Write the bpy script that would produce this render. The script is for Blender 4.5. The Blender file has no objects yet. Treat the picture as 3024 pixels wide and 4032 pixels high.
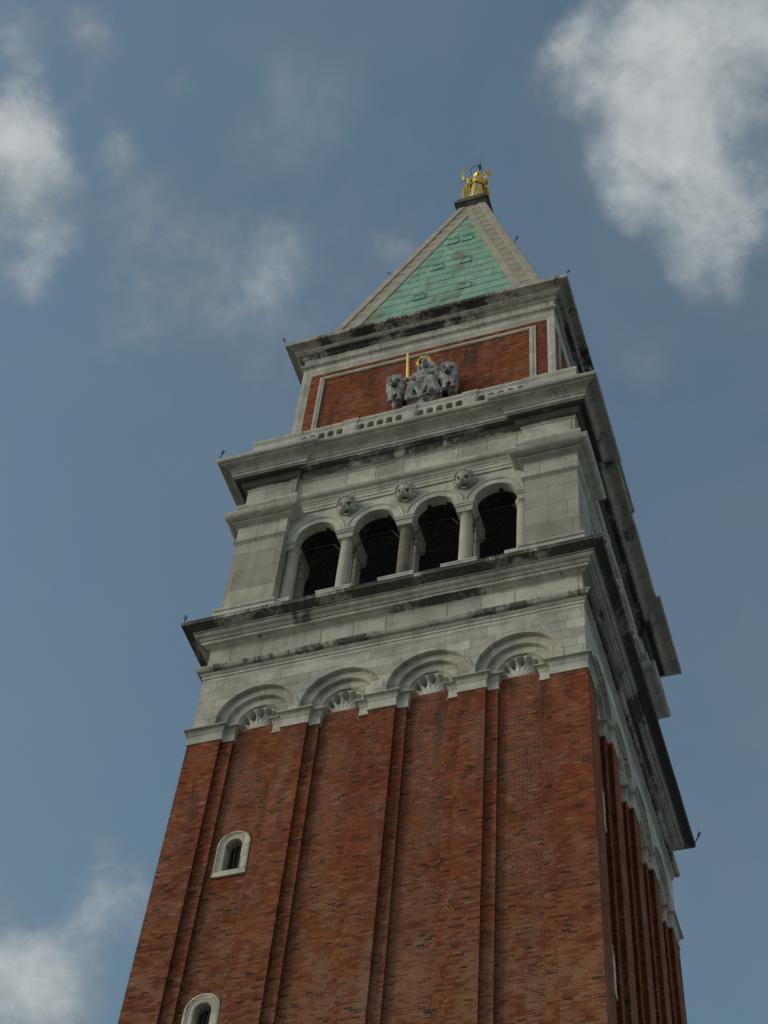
import bpy, math, random
from mathutils import Vector, Matrix
random.seed(7)
SC = bpy.context.scene
COL = SC.collection
PI = math.pi
R = math.radians

# ------------------------------------------------------------------ camera
cam = bpy.data.cameras.new("camera")
cam.sensor_fit = 'HORIZONTAL'
cam.sensor_width = 36.0
cam.lens = 36.0 * 6661.15 / 3024.0
cam.clip_start = 0.1
cam.clip_end = 9000.0
CAM = bpy.data.objects.new("camera", cam)
COL.objects.link(CAM)
CR = Matrix(((0.95003391, 0.21257586, 0.22857618),
             (0.30486845, -0.78910763, -0.53325826),
             (0.06701337, 0.5762991, -0.81448668)))
# columns: right, up, backwards
CC = Vector((12.26672911, -36.08651365, 12.47329814))
CAM.matrix_world = Matrix.Translation(CC) @ CR.to_4x4()
SC.camera = CAM

# ------------------------------------------------------------------ light and exposure
SUN_DIR = Vector((-0.80, -0.50, 0.42)).normalized()      # towards the sun
sun = bpy.data.lights.new("sun", 'SUN')
sun.energy = 0.80
sun.angle = R(16)
sun.color = (1.0, 0.88, 0.70)
SUN = bpy.data.objects.new("sun", sun)
COL.objects.link(SUN)
SUN.rotation_euler = SUN_DIR.to_track_quat('Z', 'Y').to_euler()
SC.view_settings.view_transform = 'Standard'
SC.view_settings.look = 'None'
SC.view_settings.exposure = -0.24
SC.view_settings.gamma = 1.0
SC.view_settings.use_curve_mapping = False


# ------------------------------------------------------------------ node helper
class NT:
    def __init__(s, tree):
        s.t = tree
        tree.nodes.clear()

    def put(s, node, key, v):
        sock = node.inputs[key]
        if isinstance(v, bpy.types.NodeSocket):
            s.t.links.new(v, sock)
        elif isinstance(v, (tuple, list)) and len(v) == 3 and sock.type == 'RGBA':
            sock.default_value = (v[0], v[1], v[2], 1.0)
        else:
            sock.default_value = v

    def n(s, typ, ins=None, **props):
        node = s.t.nodes.new(typ)
        for k, v in props.items():
            setattr(node, k, v)
        for k, v in (ins or {}).items():
            s.put(node, k, v)
        return node

    def m(s, op, a, b=0.0, c=None, clamp=False):
        ins = {0: a, 1: b}
        if c is not None:
            ins[2] = c
        return s.n('ShaderNodeMath', ins, operation=op, use_clamp=clamp).outputs[0]

    def mix(s, f, a, b, blend='MIX'):
        nd = s.n('ShaderNodeMix', None, data_type='RGBA', blend_type=blend)
        s.put(nd, 0, f)
        s.put(nd, 6, a)
        s.put(nd, 7, b)
        return nd.outputs[2]

    def ramp(s, f, stops, interp='LINEAR'):
        nd = s.n('ShaderNodeValToRGB', {0: f})
        cr = nd.color_ramp
        cr.interpolation = interp
        while len(cr.elements) < len(stops):
            cr.elements.new(0.5)
        for e, (p, c) in zip(cr.elements, stops):
            e.position = p
            e.color = (c[0], c[1], c[2], 1.0) if isinstance(c, (tuple, list)) else (c, c, c, 1.0)
        return nd.outputs[0]

    def step(s, v, lo, hi):
        return s.n('ShaderNodeMapRange', {0: v, 1: lo, 2: hi, 3: 0.0, 4: 1.0}, interpolation_type='SMOOTHSTEP').outputs[0]

    def noise(s, vec, scale, detail=4.0, rough=0.55, dist=0.0, color=False):
        nd = s.n('ShaderNodeTexNoise', {'Vector': vec, 'Scale': scale, 'Detail': detail, 'Roughness': rough, 'Distortion': dist})
        return nd.outputs[1 if color else 0]

    def scl(s, vec, x, y, z):
        return s.n('ShaderNodeVectorMath', {0: vec, 1: (x, y, z)}, operation='MULTIPLY').outputs[0]


# ------------------------------------------------------------------ world: sky with clouds
world = bpy.data.worlds.new("World")
SC.world = world
world.use_nodes = True
w = NT(world.node_tree)
w_out = w.n('ShaderNodeOutputWorld')
sky = w.n('ShaderNodeTexSky', None, sky_type='NISHITA', sun_disc=False)
sky.sun_elevation = math.asin(SUN_DIR.z)
sky.sun_rotation = math.atan2(SUN_DIR.x, SUN_DIR.y)
sky.altitude = 0.0
sky.air_density = 1.3
sky.dust_density = 2.2
sky.ozone_density = 1.2
tc = w.n('ShaderNodeTexCoord')
dvec = tc.outputs['Generated']


def sky_dir(px, py):      # direction of a point of the sky (photograph pixels, 1659 wide)
    k = 3024.0 / 1659.0
    v = CR @ Vector(((px * k - 1512) / 6661.15, -(py * k - 2016) / 6661.15, -1.0))
    return v.normalized()


CLOUDS = [(1365, 120, 175, 1.9), (1480, 200, 210, 1.4), (1600, 60, 230, 1.1), (1640, 260, 200, .70), (1440, 330, 155, 1.1), (1505, 460, 145, .95),
          (1512, 590, 95, .72), (1630, 430, 150, .35), (1310, 30, 110, .5),
          (5, 320, 120, 1.7), (-20, 440, 125, 1.1), (95, 300, 80, .45), (90, 460, 95, .62), (60, 560, 110, .38), (110, 540, 70, .3),
          (195, 90, 75, .62), (215, 150, 70, .5), (205, 230, 70, .45), (240, 350, 75, .36), (370, 200, 50, .40), (60, 100, 130, .26), (30, 210, 90, .4),
          (480, 560, 260, .15), (620, 660, 260, .09), (540, 480, 160, .06), (865, 530, 80, .28), (1370, 820, 110, .20), (330, 480, 160, .12),
          (80, 2150, 170, 1.0), (230, 1950, 140, .42), (20, 2200, 150, .9), (150, 1810, 130, .20),
          (450, 420, 560, .07), (330, 900, 420, .08), (760, 200, 420, .07)]
warp = w.noise(dvec, 9.0, 5.0, 0.6, color=True)
warp = w.n('ShaderNodeVectorMath', {0: warp, 1: (0.5, 0.5, 0.5)}, operation='SUBTRACT').outputs[0]
warp = w.scl(warp, .075, .075, .075)
dw = w.n('ShaderNodeVectorMath', {0: dvec, 1: warp}, operation='ADD').outputs[0]
acc = None
for (px, py, rr, wt) in CLOUDS:
    dist = w.n('ShaderNodeVectorMath', {0: dw, 1: sky_dir(px, py)}, operation='DISTANCE').outputs['Value']
    f = w.n('ShaderNodeMapRange', {0: dist, 1: 0.0, 2: rr * 1.25 * 1.8228 / 6661.0, 3: wt, 4: 0.0}, interpolation_type='SMOOTHSTEP').outputs[0]
    acc = f if acc is None else w.m('ADD', acc, f)
fb = w.noise(dvec, 16.0, 9.0, 0.62, 0.3)
fine = w.noise(w.scl(dvec, 1.0, 1.0, 1.6), 34.0, 8.0, 0.6, 0.2)
far = w.step(w.noise(dvec, 2.3, 6.0, 0.6), .40, .62)            # unseen clouds over the rest of the sky, added to neutralise and brighten the ambient light
nearv = w.step(w.n('ShaderNodeVectorMath', {0: dvec, 1: sky_dir(830, 1100)}, operation='DISTANCE').outputs['Value'], .42, .75)
far = w.m('MULTIPLY', far, w.m('MULTIPLY', nearv, 1.3))
acc = w.m('ADD', acc, far)
acc = w.m('DIVIDE', acc, w.m('ADD', acc, .60))
near0 = w.step(acc, .0, .32)
tex = w.m('ADD', w.m('MULTIPLY', w.m('SUBTRACT', fb, .5), 1.15), w.m('MULTIPLY', w.m('SUBTRACT', fine, .5), .40))
field = w.m('ADD', acc, w.m('MULTIPLY', tex, near0))
dens = w.step(field, .06, .92)
hz = w.noise(w.scl(dvec, 1.0, 1.0, .45), 5.0, 6.0, .6, .4)
haze = w.m('MULTIPLY', w.step(hz, .36, .72), .26)
dens = w.m('ADD', w.m('MULTIPLY', dens, .95), w.m('MULTIPLY', haze, w.m('SUBTRACT', 1.0, dens)), clamp=True)
core = w.step(w.m('ADD', w.m('MULTIPLY', field, .55), w.m('MULTIPLY', w.m('SUBTRACT', w.noise(dvec, 10.0, 6.0, .55, .3), .5), 1.05)), .02, .62)
cloud_col = w.mix(core, (1.80, 2.15, 2.38), (4.9, 5.2, 5.2))
sky_col = w.n('ShaderNodeHueSaturation', {'Saturation': .90, 'Value': 1.0, 'Color': sky.outputs[0]}).outputs[0]
sky_col = w.mix(1.0, sky_col, (.95, 1.10, 1.05), 'MULTIPLY')
final = w.mix(dens, sky_col, cloud_col)
bg = w.n('ShaderNodeBackground', {'Color': final, 'Strength': 0.128})
world.node_tree.links.new(bg.outputs[0], w_out.inputs[0])


# ------------------------------------------------------------------ materials
def new_mat(name):
    m = bpy.data.materials.new(name)
    m.use_nodes = True
    nt = NT(m.node_tree)
    out = nt.n('ShaderNodeOutputMaterial')
    bs = nt.n('ShaderNodeBsdfPrincipled')
    m.node_tree.links.new(bs.outputs[0], out.inputs[0])
    return m, nt, bs


def uv_side(nt):
    """u runs along the tower's face, v is the height; side tells x faces from y faces."""
    oc = nt.n('ShaderNodeTexCoord').outputs['Object']
    s = nt.n('ShaderNodeSeparateXYZ', {0: oc})
    x, y, z = s.outputs
    side = nt.m('GREATER_THAN', nt.m('ABSOLUTE', x), nt.m('ADD', nt.m('ABSOLUTE', y), .0001))
    u = nt.m('ADD', nt.m('MULTIPLY', x, nt.m('SUBTRACT', 1.0, side)), nt.m('MULTIPLY', y, side))
    return oc, x, y, z, side, u


def white(nt, a, b, c):
    v = nt.n('ShaderNodeCombineXYZ', {0: a, 1: b, 2: c}).outputs[0]
    return nt.n('ShaderNodeTexWhiteNoise', {'Vector': v}, noise_dimensions='3D')


def make_brick(name, panels=1.0):
    m, nt, bs = new_mat(name)
    oc, x, y, z, side, u = uv_side(nt)
    H, L = .076, .225
    zz = nt.m('ADD', z, nt.m('MULTIPLY', nt.m('SUBTRACT', nt.noise(oc, .9, 2.0), .5), .05))
    row = nt.m('FLOOR', nt.m('DIVIDE', zz, H))
    fz = nt.m('FRACT', nt.m('DIVIDE', zz, H))
    rr = white(nt, row, side, 3.3).outputs[0]
    uu = nt.m('ADD', nt.m('DIVIDE', u, L), nt.m('ADD', nt.m('MULTIPLY', nt.m('MODULO', row, 2.0), .5), nt.m('MULTIPLY', rr, .35)))
    colm = nt.m('FLOOR', uu)
    fu = nt.m('FRACT', uu)
    rnd = white(nt, colm, row, side)
    r1 = rnd.outputs[0]
    mu = nt.m('MINIMUM', fu, nt.m('SUBTRACT', 1.0, fu))
    mz = nt.m('MINIMUM', fz, nt.m('SUBTRACT', 1.0, fz))
    edge = nt.m('MINIMUM', nt.m('MULTIPLY', mu, L), nt.m('MULTIPLY', mz, H))
    mort = nt.m('SUBTRACT', 1.0, nt.step(edge, .003, .010))
    base = nt.ramp(r1, [(0.0, (.055, .032, .026)), (.025, (.085, .040, .028)), (.08, (.175, .057, .030)), (.40, (.230, .066, .031)),
                        (.74, (.290, .085, .035)), (.94, (.330, .108, .048)), (.99, (.34, .155, .09)), (1.0, (.35, .22, .15))])
    big = nt.noise(nt.scl(oc, 1.0, 1.0, .22), .75, 5.0, .6)
    tint = nt.mix(nt.step(big, .36, .66), (.88, .78, .71), (1.19, 1.12, .97))
    base = nt.mix(1.0, base, tint, 'MULTIPLY')
    mid = nt.noise(oc, 1.6, 4.0, .6)
    base = nt.mix(nt.m('MULTIPLY', nt.step(mid, .52, .74), .40), base, nt.mix(.5, base, (.30, .15, .085)))
    low = nt.m('MULTIPLY', nt.m('SUBTRACT', 1.0, nt.step(z, 37.0, 44.5)), nt.step(nt.m('ADD', nt.m('MULTIPLY', nt.noise(oc, .8, 4.0, .6), .6), nt.m('MULTIPLY', r1, .5)), .42, .70))
    base = nt.mix(nt.m('MULTIPLY', low, .55), base, (.27, .155, .085))
    # the recessed panels: browner brick with more pale pointing left in the joints
    fd = nt.m('ABSOLUTE', nt.m('SUBTRACT', nt.m('FLOORED_MODULO', nt.m('ADD', u, 4.0 + 1.3335), 2.667), 1.3335))
    field = nt.m('MULTIPLY', nt.m('SUBTRACT', 1.0, nt.step(fd, .60, .64)), panels)
    base = nt.mix(nt.m('MULTIPLY', field, .45), base, nt.scl(base, .84, .90, .92))
    # pale salt bloom and lime runs
    salt = nt.noise(nt.scl(oc, 1.5, 1.5, .30), .9, 6.0, .65)
    base = nt.mix(nt.m('MULTIPLY', nt.step(salt, .56, .74), .38), base, (.34, .22, .155))
    # soot running down below the stone capitals, and dark runs in streaks
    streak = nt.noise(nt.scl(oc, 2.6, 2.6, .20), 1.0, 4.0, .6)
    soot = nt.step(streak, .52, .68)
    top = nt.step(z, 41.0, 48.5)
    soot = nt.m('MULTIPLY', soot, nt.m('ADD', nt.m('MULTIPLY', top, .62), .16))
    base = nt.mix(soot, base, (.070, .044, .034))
    # pale repair mortar: in patches
    patch = nt.noise(nt.scl(oc, 1.0, 1.0, .8), 1.1, 5.0, .65)
    mcol = nt.mix(nt.step(nt.m('ADD', patch, nt.m('MULTIPLY', field, .10)), .46, .64), (.13, .058, .036), (.36, .27, .21))
    mamt = nt.m('ADD', .30, nt.m('MULTIPLY', nt.step(nt.m('ADD', patch, nt.m('MULTIPLY', field, .10)), .44, .66), .55))
    col = nt.mix(nt.m('MULTIPLY', mort, mamt), base, mcol)
    smear = nt.step(nt.noise(nt.scl(oc, 1.0, 1.0, 2.2), 3.2, 5.0, .6), .70, .76)
    col = nt.mix(nt.m('MULTIPLY', smear, .7), col, (.33, .27, .22))
    nt.put(bs, 'Base Color', col)
    nt.put(bs, 'Roughness', .9)
    nt.put(bs, 'Specular IOR Level', .2)
    hgt = nt.m('ADD', nt.m('MULTIPLY', nt.m('SUBTRACT', 1.0, mort), .6), nt.m('ADD', nt.m('MULTIPLY', r1, .8), nt.m('MULTIPLY', nt.noise(oc, 30.0, 3.0), .5)))
    bp = nt.n('ShaderNodeBump', {'Strength': .8, 'Distance': .012, 'Height': hgt})
    nt.put(bs, 'Normal', bp.outputs[0])
    return m


def make_stone(name, crust=.0, blocks=None, joint=.013, pale=(.67, .655, .59), dark=(.45, .445, .41), grime=.35, brown=.15, bands=(), thick=.85, spots=(), side_gain=0.0, side_dirt_shade=.2, fine=1.0):
    """Weathered white limestone. blocks=(length, height) draws the ashlar joints; crust is how much black crust lies on it."""
    m, nt, bs = new_mat(name)
    oc, x, y, z, side, u = uv_side(nt)
    n1 = nt.noise(oc, 1.3 * fine, 6.0, .62)
    n2 = nt.noise(oc, 9.0, 5.0, .6)
    col = nt.mix(nt.step(n1, .34, .68), pale, dark)
    col = nt.mix(nt.m('MULTIPLY', nt.step(n2, .45, .75), .30), col, nt.scl(col, .72, .72, .70))
    hgt = nt.m('ADD', nt.m('MULTIPLY', n2, .6), nt.m('MULTIPLY', nt.noise(oc, 40.0, 3.0), .3))
    if blocks:
        L, H = blocks
        row = nt.m('FLOOR', nt.m('DIVIDE', z, H))
        fz = nt.m('FRACT', nt.m('DIVIDE', z, H))
        rr = white(nt, row, side, 1.7).outputs[0]
        uu = nt.m('ADD', nt.m('DIVIDE', u, L), nt.m('MULTIPLY', rr, 3.0))
        ws = nt.m('MULTIPLY', nt.m('SINE', nt.m('MULTIPLY', uu, 2.1)), .22)
        uu = nt.m('ADD', uu, ws)
        cl = nt.m('FLOOR', uu)
        fu = nt.m('FRACT', uu)
        rnd = white(nt, cl, row, side).outputs[0]
        mu = nt.m('MULTIPLY', nt.m('MINIMUM', fu, nt.m('SUBTRACT', 1.0, fu)), L)
        mz = nt.m('MULTIPLY', nt.m('MINIMUM', fz, nt.m('SUBTRACT', 1.0, fz)), H)
        jt = nt.m('SUBTRACT', 1.0, nt.step(nt.m('MINIMUM', mu, mz), joint * .35, joint))
        tone = nt.m('ADD', .76, nt.m('MULTIPLY', rnd, .36))
        tv = nt.n('ShaderNodeCombineXYZ', {0: tone, 1: tone, 2: nt.m('MULTIPLY', tone, .985)}).outputs[0]
        col = nt.n('ShaderNodeVectorMath', {0: col, 1: tv}, operation='MULTIPLY').outputs[0]
        jv = nt.m('MULTIPLY', jt, nt.m('SUBTRACT', nt.m('MULTIPLY', nt.noise(oc, 1.8, 3.0), 1.7), .30))
        col = nt.mix(jv, col, (.085, .080, .068))
        hgt = nt.m('SUBTRACT', hgt, nt.m('MULTIPLY', jt, 1.5))
    # grey and greenish runs
    run = nt.noise(nt.scl(oc, 4.6, 4.6, .40), 1.0, 6.0, .65)
    col = nt.mix(nt.m('MULTIPLY', nt.step(run, .46, .74), grime), col, (.17, .165, .135))
    br = nt.noise(nt.scl(oc, 1.7, 1.7, 1.2), 1.3, 5.0, .6, .4)
    col = nt.mix(nt.m('MULTIPLY', nt.step(br, .55, .75), brown), col, (.20, .155, .10))
    col = nt.mix(nt.m('MULTIPLY', side, side_dirt_shade), col, (.15, .145, .12))  # side faces darkened: dirt on cornices, elsewhere offsetting blue skylight in the colour
    if crust > 0:
        c1 = nt.noise(nt.scl(oc, 1.0, 1.0, .8), .85 * fine, 3.0, .5)
        c2 = nt.noise(nt.scl(oc, 4.5, 4.5, .95), 1.5, 7.0, .72, .5)
        cv = nt.m('ADD', nt.m('MULTIPLY', c1, .75), nt.m('MULTIPLY', c2, .55))
        for (zlo, zhi, gain) in bands:  # crust laid along recessed mouldings, also painting in the shade under them
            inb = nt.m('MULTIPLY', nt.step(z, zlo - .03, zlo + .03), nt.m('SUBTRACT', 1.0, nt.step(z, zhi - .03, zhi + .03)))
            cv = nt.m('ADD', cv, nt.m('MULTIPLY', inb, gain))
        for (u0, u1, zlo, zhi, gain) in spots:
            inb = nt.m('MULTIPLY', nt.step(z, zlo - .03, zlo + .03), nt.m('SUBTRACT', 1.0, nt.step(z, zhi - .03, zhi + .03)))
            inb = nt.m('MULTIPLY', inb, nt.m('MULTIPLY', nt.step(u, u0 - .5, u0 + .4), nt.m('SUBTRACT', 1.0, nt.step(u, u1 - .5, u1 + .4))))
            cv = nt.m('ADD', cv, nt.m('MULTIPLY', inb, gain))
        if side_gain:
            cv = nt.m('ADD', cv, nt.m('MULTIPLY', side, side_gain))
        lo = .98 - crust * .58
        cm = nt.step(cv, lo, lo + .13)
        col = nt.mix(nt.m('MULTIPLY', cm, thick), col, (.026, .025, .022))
    nt.put(bs, 'Base Color', col)
    nt.put(bs, 'Roughness', .82)
    nt.put(bs, 'Specular IOR Level', .3)
    bp = nt.n('ShaderNodeBump', {'Strength': .55, 'Distance': .012, 'Height': hgt})
    nt.put(bs, 'Normal', bp.outputs[0])
    return m


M = {}
M['brick'] = make_brick('weathered_brick')
M['attic_brick'] = make_brick('attic_brick', 0.0)
M['stone'] = make_stone('white_limestone', crust=.22)
M['ashlar'] = make_stone('ashlar_limestone', blocks=(.95, .40), crust=.12, grime=.25)
M['frieze'] = make_stone('frieze_limestone', blocks=(1.35, 2.0), joint=.022, crust=.16, grime=.3)
M['pier'] = make_stone('pier_limestone', blocks=(2.6, .98), joint=.016, crust=.06, pale=(.55, .535, .465), dark=(.42, .41, .355), grime=.3)
M['cornice'] = make_stone('cornice_limestone', crust=.30, grime=.45, brown=.3, bands=((61.74, 62.06, .27), (62.3, 62.5, .05)), spots=((-6.2, -3.9, 61.72, 62.06, .26), (3.7, 6.2, 61.72, 62.06, .22)), side_gain=.07, side_dirt_shade=.38)
M['sill_cornice'] = make_stone('sill_cornice_limestone', crust=.26, grime=.45, brown=.2, bands=((53.31, 53.60, .29), (52.8, 52.95, .08)), spots=((.8, 2.9, 52.78, 52.95, .22), (-3.4, -2.2, 52.95, 53.3, .18), (-.6, .6, 52.8, 53.6, .16)), thick=.82, side_gain=.08, side_dirt_shade=.38)
M['attic_cornice'] = make_stone('attic_cornice_limestone', crust=.28, grime=.75, brown=.25, bands=((71.80, 71.97, .14), (72.12, 72.5, .15)), thick=.88, spots=((-3.9, 1.6, 71.78, 71.98, .22), (-3.2, 2.6, 72.1, 72.36, .14)), side_gain=-.06, side_dirt_shade=.4)
M['architrave'] = make_stone('architrave_limestone', crust=.26, grime=.35, bands=((51.62, 51.86, .20),), thick=.80, side_gain=.08, side_dirt_shade=.35)
M['carved'] = make_stone('carved_limestone', crust=.12, grime=.25, brown=.15, pale=(.62, .61, .55), dark=(.46, .45, .41))
M['shaft_stone'] = make_stone('pale_column_stone', pale=(.60, .575, .49), dark=(.47, .45, .38), crust=.03, grime=.2)
M['frame_stone'] = make_stone('window_limestone', pale=(.72, .69, .60), dark=(.60, .57, .49), crust=.02, grime=.22, brown=.08, blocks=(.62, .43), joint=.014)
M['pitted'] = make_stone('pitted_limestone', pale=(.27, .25, .20), dark=(.13, .12, .10), crust=.38, grime=.6)
M['spire_stone'] = make_stone('spire_limestone', pale=(.49, .455, .385), dark=(.38, .35, .295), crust=.10, grime=.25, brown=.2)
M['cap_stone'] = make_stone('blackened_limestone', pale=(.20, .19, .17), dark=(.10, .095, .085), crust=.62, grime=.6)
M['statue_stone'] = make_stone('statue_limestone', pale=(.55, .56, .545), dark=(.23, .245, .24), crust=.50, grime=.5, brown=.05, fine=2.6)
M['shade_stone'] = make_stone('shade_dark_limestone', pale=(.034, .030, .025), dark=(.018, .016, .014), crust=.3, grime=.5)  # near-black colour stands for the shade inside belfry and balustrade


def simple(name, col, rough=.7, metal=0.0, noise=0.0, scale=8.0):
    m, nt, bs = new_mat(name)
    if noise:
        oc = nt.n('ShaderNodeTexCoord').outputs['Object']
        f = nt.step(nt.noise(oc, scale, 5.0, .6), .3, .75)
        c = nt.mix(f, tuple(v * (1 - noise) for v in col), tuple(min(1, v * (1 + noise)) for v in col))
        nt.put(bs, 'Base Color', c)
    else:
        nt.put(bs, 'Base Color', col)
    nt.put(bs, 'Roughness', rough)
    nt.put(bs, 'Metallic', metal)
    return m


M['rib_light'] = make_stone('rib_limestone', pale=(.47, .43, .36), dark=(.40, .365, .30), grime=.2)
M['rib_dark'] = make_stone('rib_marble', pale=(.415, .37, .30), dark=(.36, .32, .26), grime=.2)
M['dark'] = simple('dark_void', (.012, .012, .013), .9)
M['timber'] = simple('shade_dark_timber', (.022, .018, .014), .9, 0, .4, 3.0)  # near-black so the inside of the belfry reads as unlit
M['iron'] = simple('painted_iron', (.03, .035, .04), .55, .3)
M['wire'] = simple('grey_wire', (.03, .036, .036), .6, .3)
M['brush'] = simple('blue_grey_metal', (.05, .075, .11), .5, .4)
M['gold'] = simple('gilding', (1.0, .63, .18), .36, .75, .34, 4.0)
M['halo'] = simple('dark_halo_metal', (.09, .085, .075), .5, .7)
M['gold_bright'] = simple('polished_gilding', (1.0, .70, .22), .50, 0.55, .06, 4.0)


def make_copper():
    m, nt, bs = new_mat('green_copper')
    oc, x, y, z, side, u = uv_side(nt)
    H, L = 1.085, 1.22
    row = nt.m('FLOOR', nt.m('DIVIDE', z, H))
    fz = nt.m('FRACT', nt.m('DIVIDE', z, H))
    uu = nt.m('ADD', nt.m('DIVIDE', u, L), nt.m('MULTIPLY', nt.m('MODULO', row, 2.0), .5))
    uu = nt.m('ADD', uu, nt.m('MULTIPLY', white(nt, row, 2.0, side).outputs[0], .25))
    cl = nt.m('FLOOR', uu)
    fu = nt.m('FRACT', uu)
    rnd = white(nt, cl, row, side).outputs[0]
    n = nt.noise(nt.scl(oc, 1.0, 1.0, .45), 1.5, 6.0, .62)
    col = nt.mix(nt.step(n, .32, .68), (.205, .390, .300), (.320, .540, .425))
    tone = nt.m('ADD', .94, nt.m('MULTIPLY', rnd, .12))
    tv = nt.n('ShaderNodeCombineXYZ', {0: tone, 1: tone, 2: tone}).outputs[0]
    col = nt.n('ShaderNodeVectorMath', {0: col, 1: tv}, operation='MULTIPLY').outputs[0]
    run = nt.noise(nt.scl(oc, 5.0, 5.0, .55), 1.0, 5.0, .65)
    col = nt.mix(nt.m('MULTIPLY', nt.step(run, .52, .74), .38), col, (.085, .205, .150))
    rust = nt.noise(nt.scl(oc, 1.7, 1.7, .55), .62, 5.0, .60, .5)
    col = nt.mix(nt.m('MULTIPLY', nt.step(rust, .535, .66), .72), col, (.215, .175, .085))
    mu = nt.m('MULTIPLY', nt.m('MINIMUM', fu, nt.m('SUBTRACT', 1.0, fu)), L)
    sv = nt.m('SUBTRACT', 1.0, nt.step(mu, .008, .024))
    broken = nt.step(nt.noise(nt.scl(oc, 3.0, 3.0, 1.0), 1.2, 3.0), .40, .52)
    sv = nt.m('MULTIPLY', sv, nt.m('MULTIPLY', broken, .85))
    col = nt.mix(sv, col, (.045, .095, .075))
    nt.put(bs, 'Base Color', col)
    nt.put(bs, 'Roughness', .72)
    nt.put(bs, 'Specular IOR Level', .3)
    bp = nt.n('ShaderNodeBump', {'Strength': .4, 'Distance': .02, 'Height': nt.m('SUBTRACT', nt.noise(oc, 3.0, 4.0), sv)})
    nt.put(bs, 'Normal', bp.outputs[0])
    return m


M['copper'] = make_copper()
M['pavers'] = make_stone('piazza_pavers', pale=(.36, .34, .30), dark=(.26, .245, .22), blocks=(1.2, .6), grime=.3)


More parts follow.
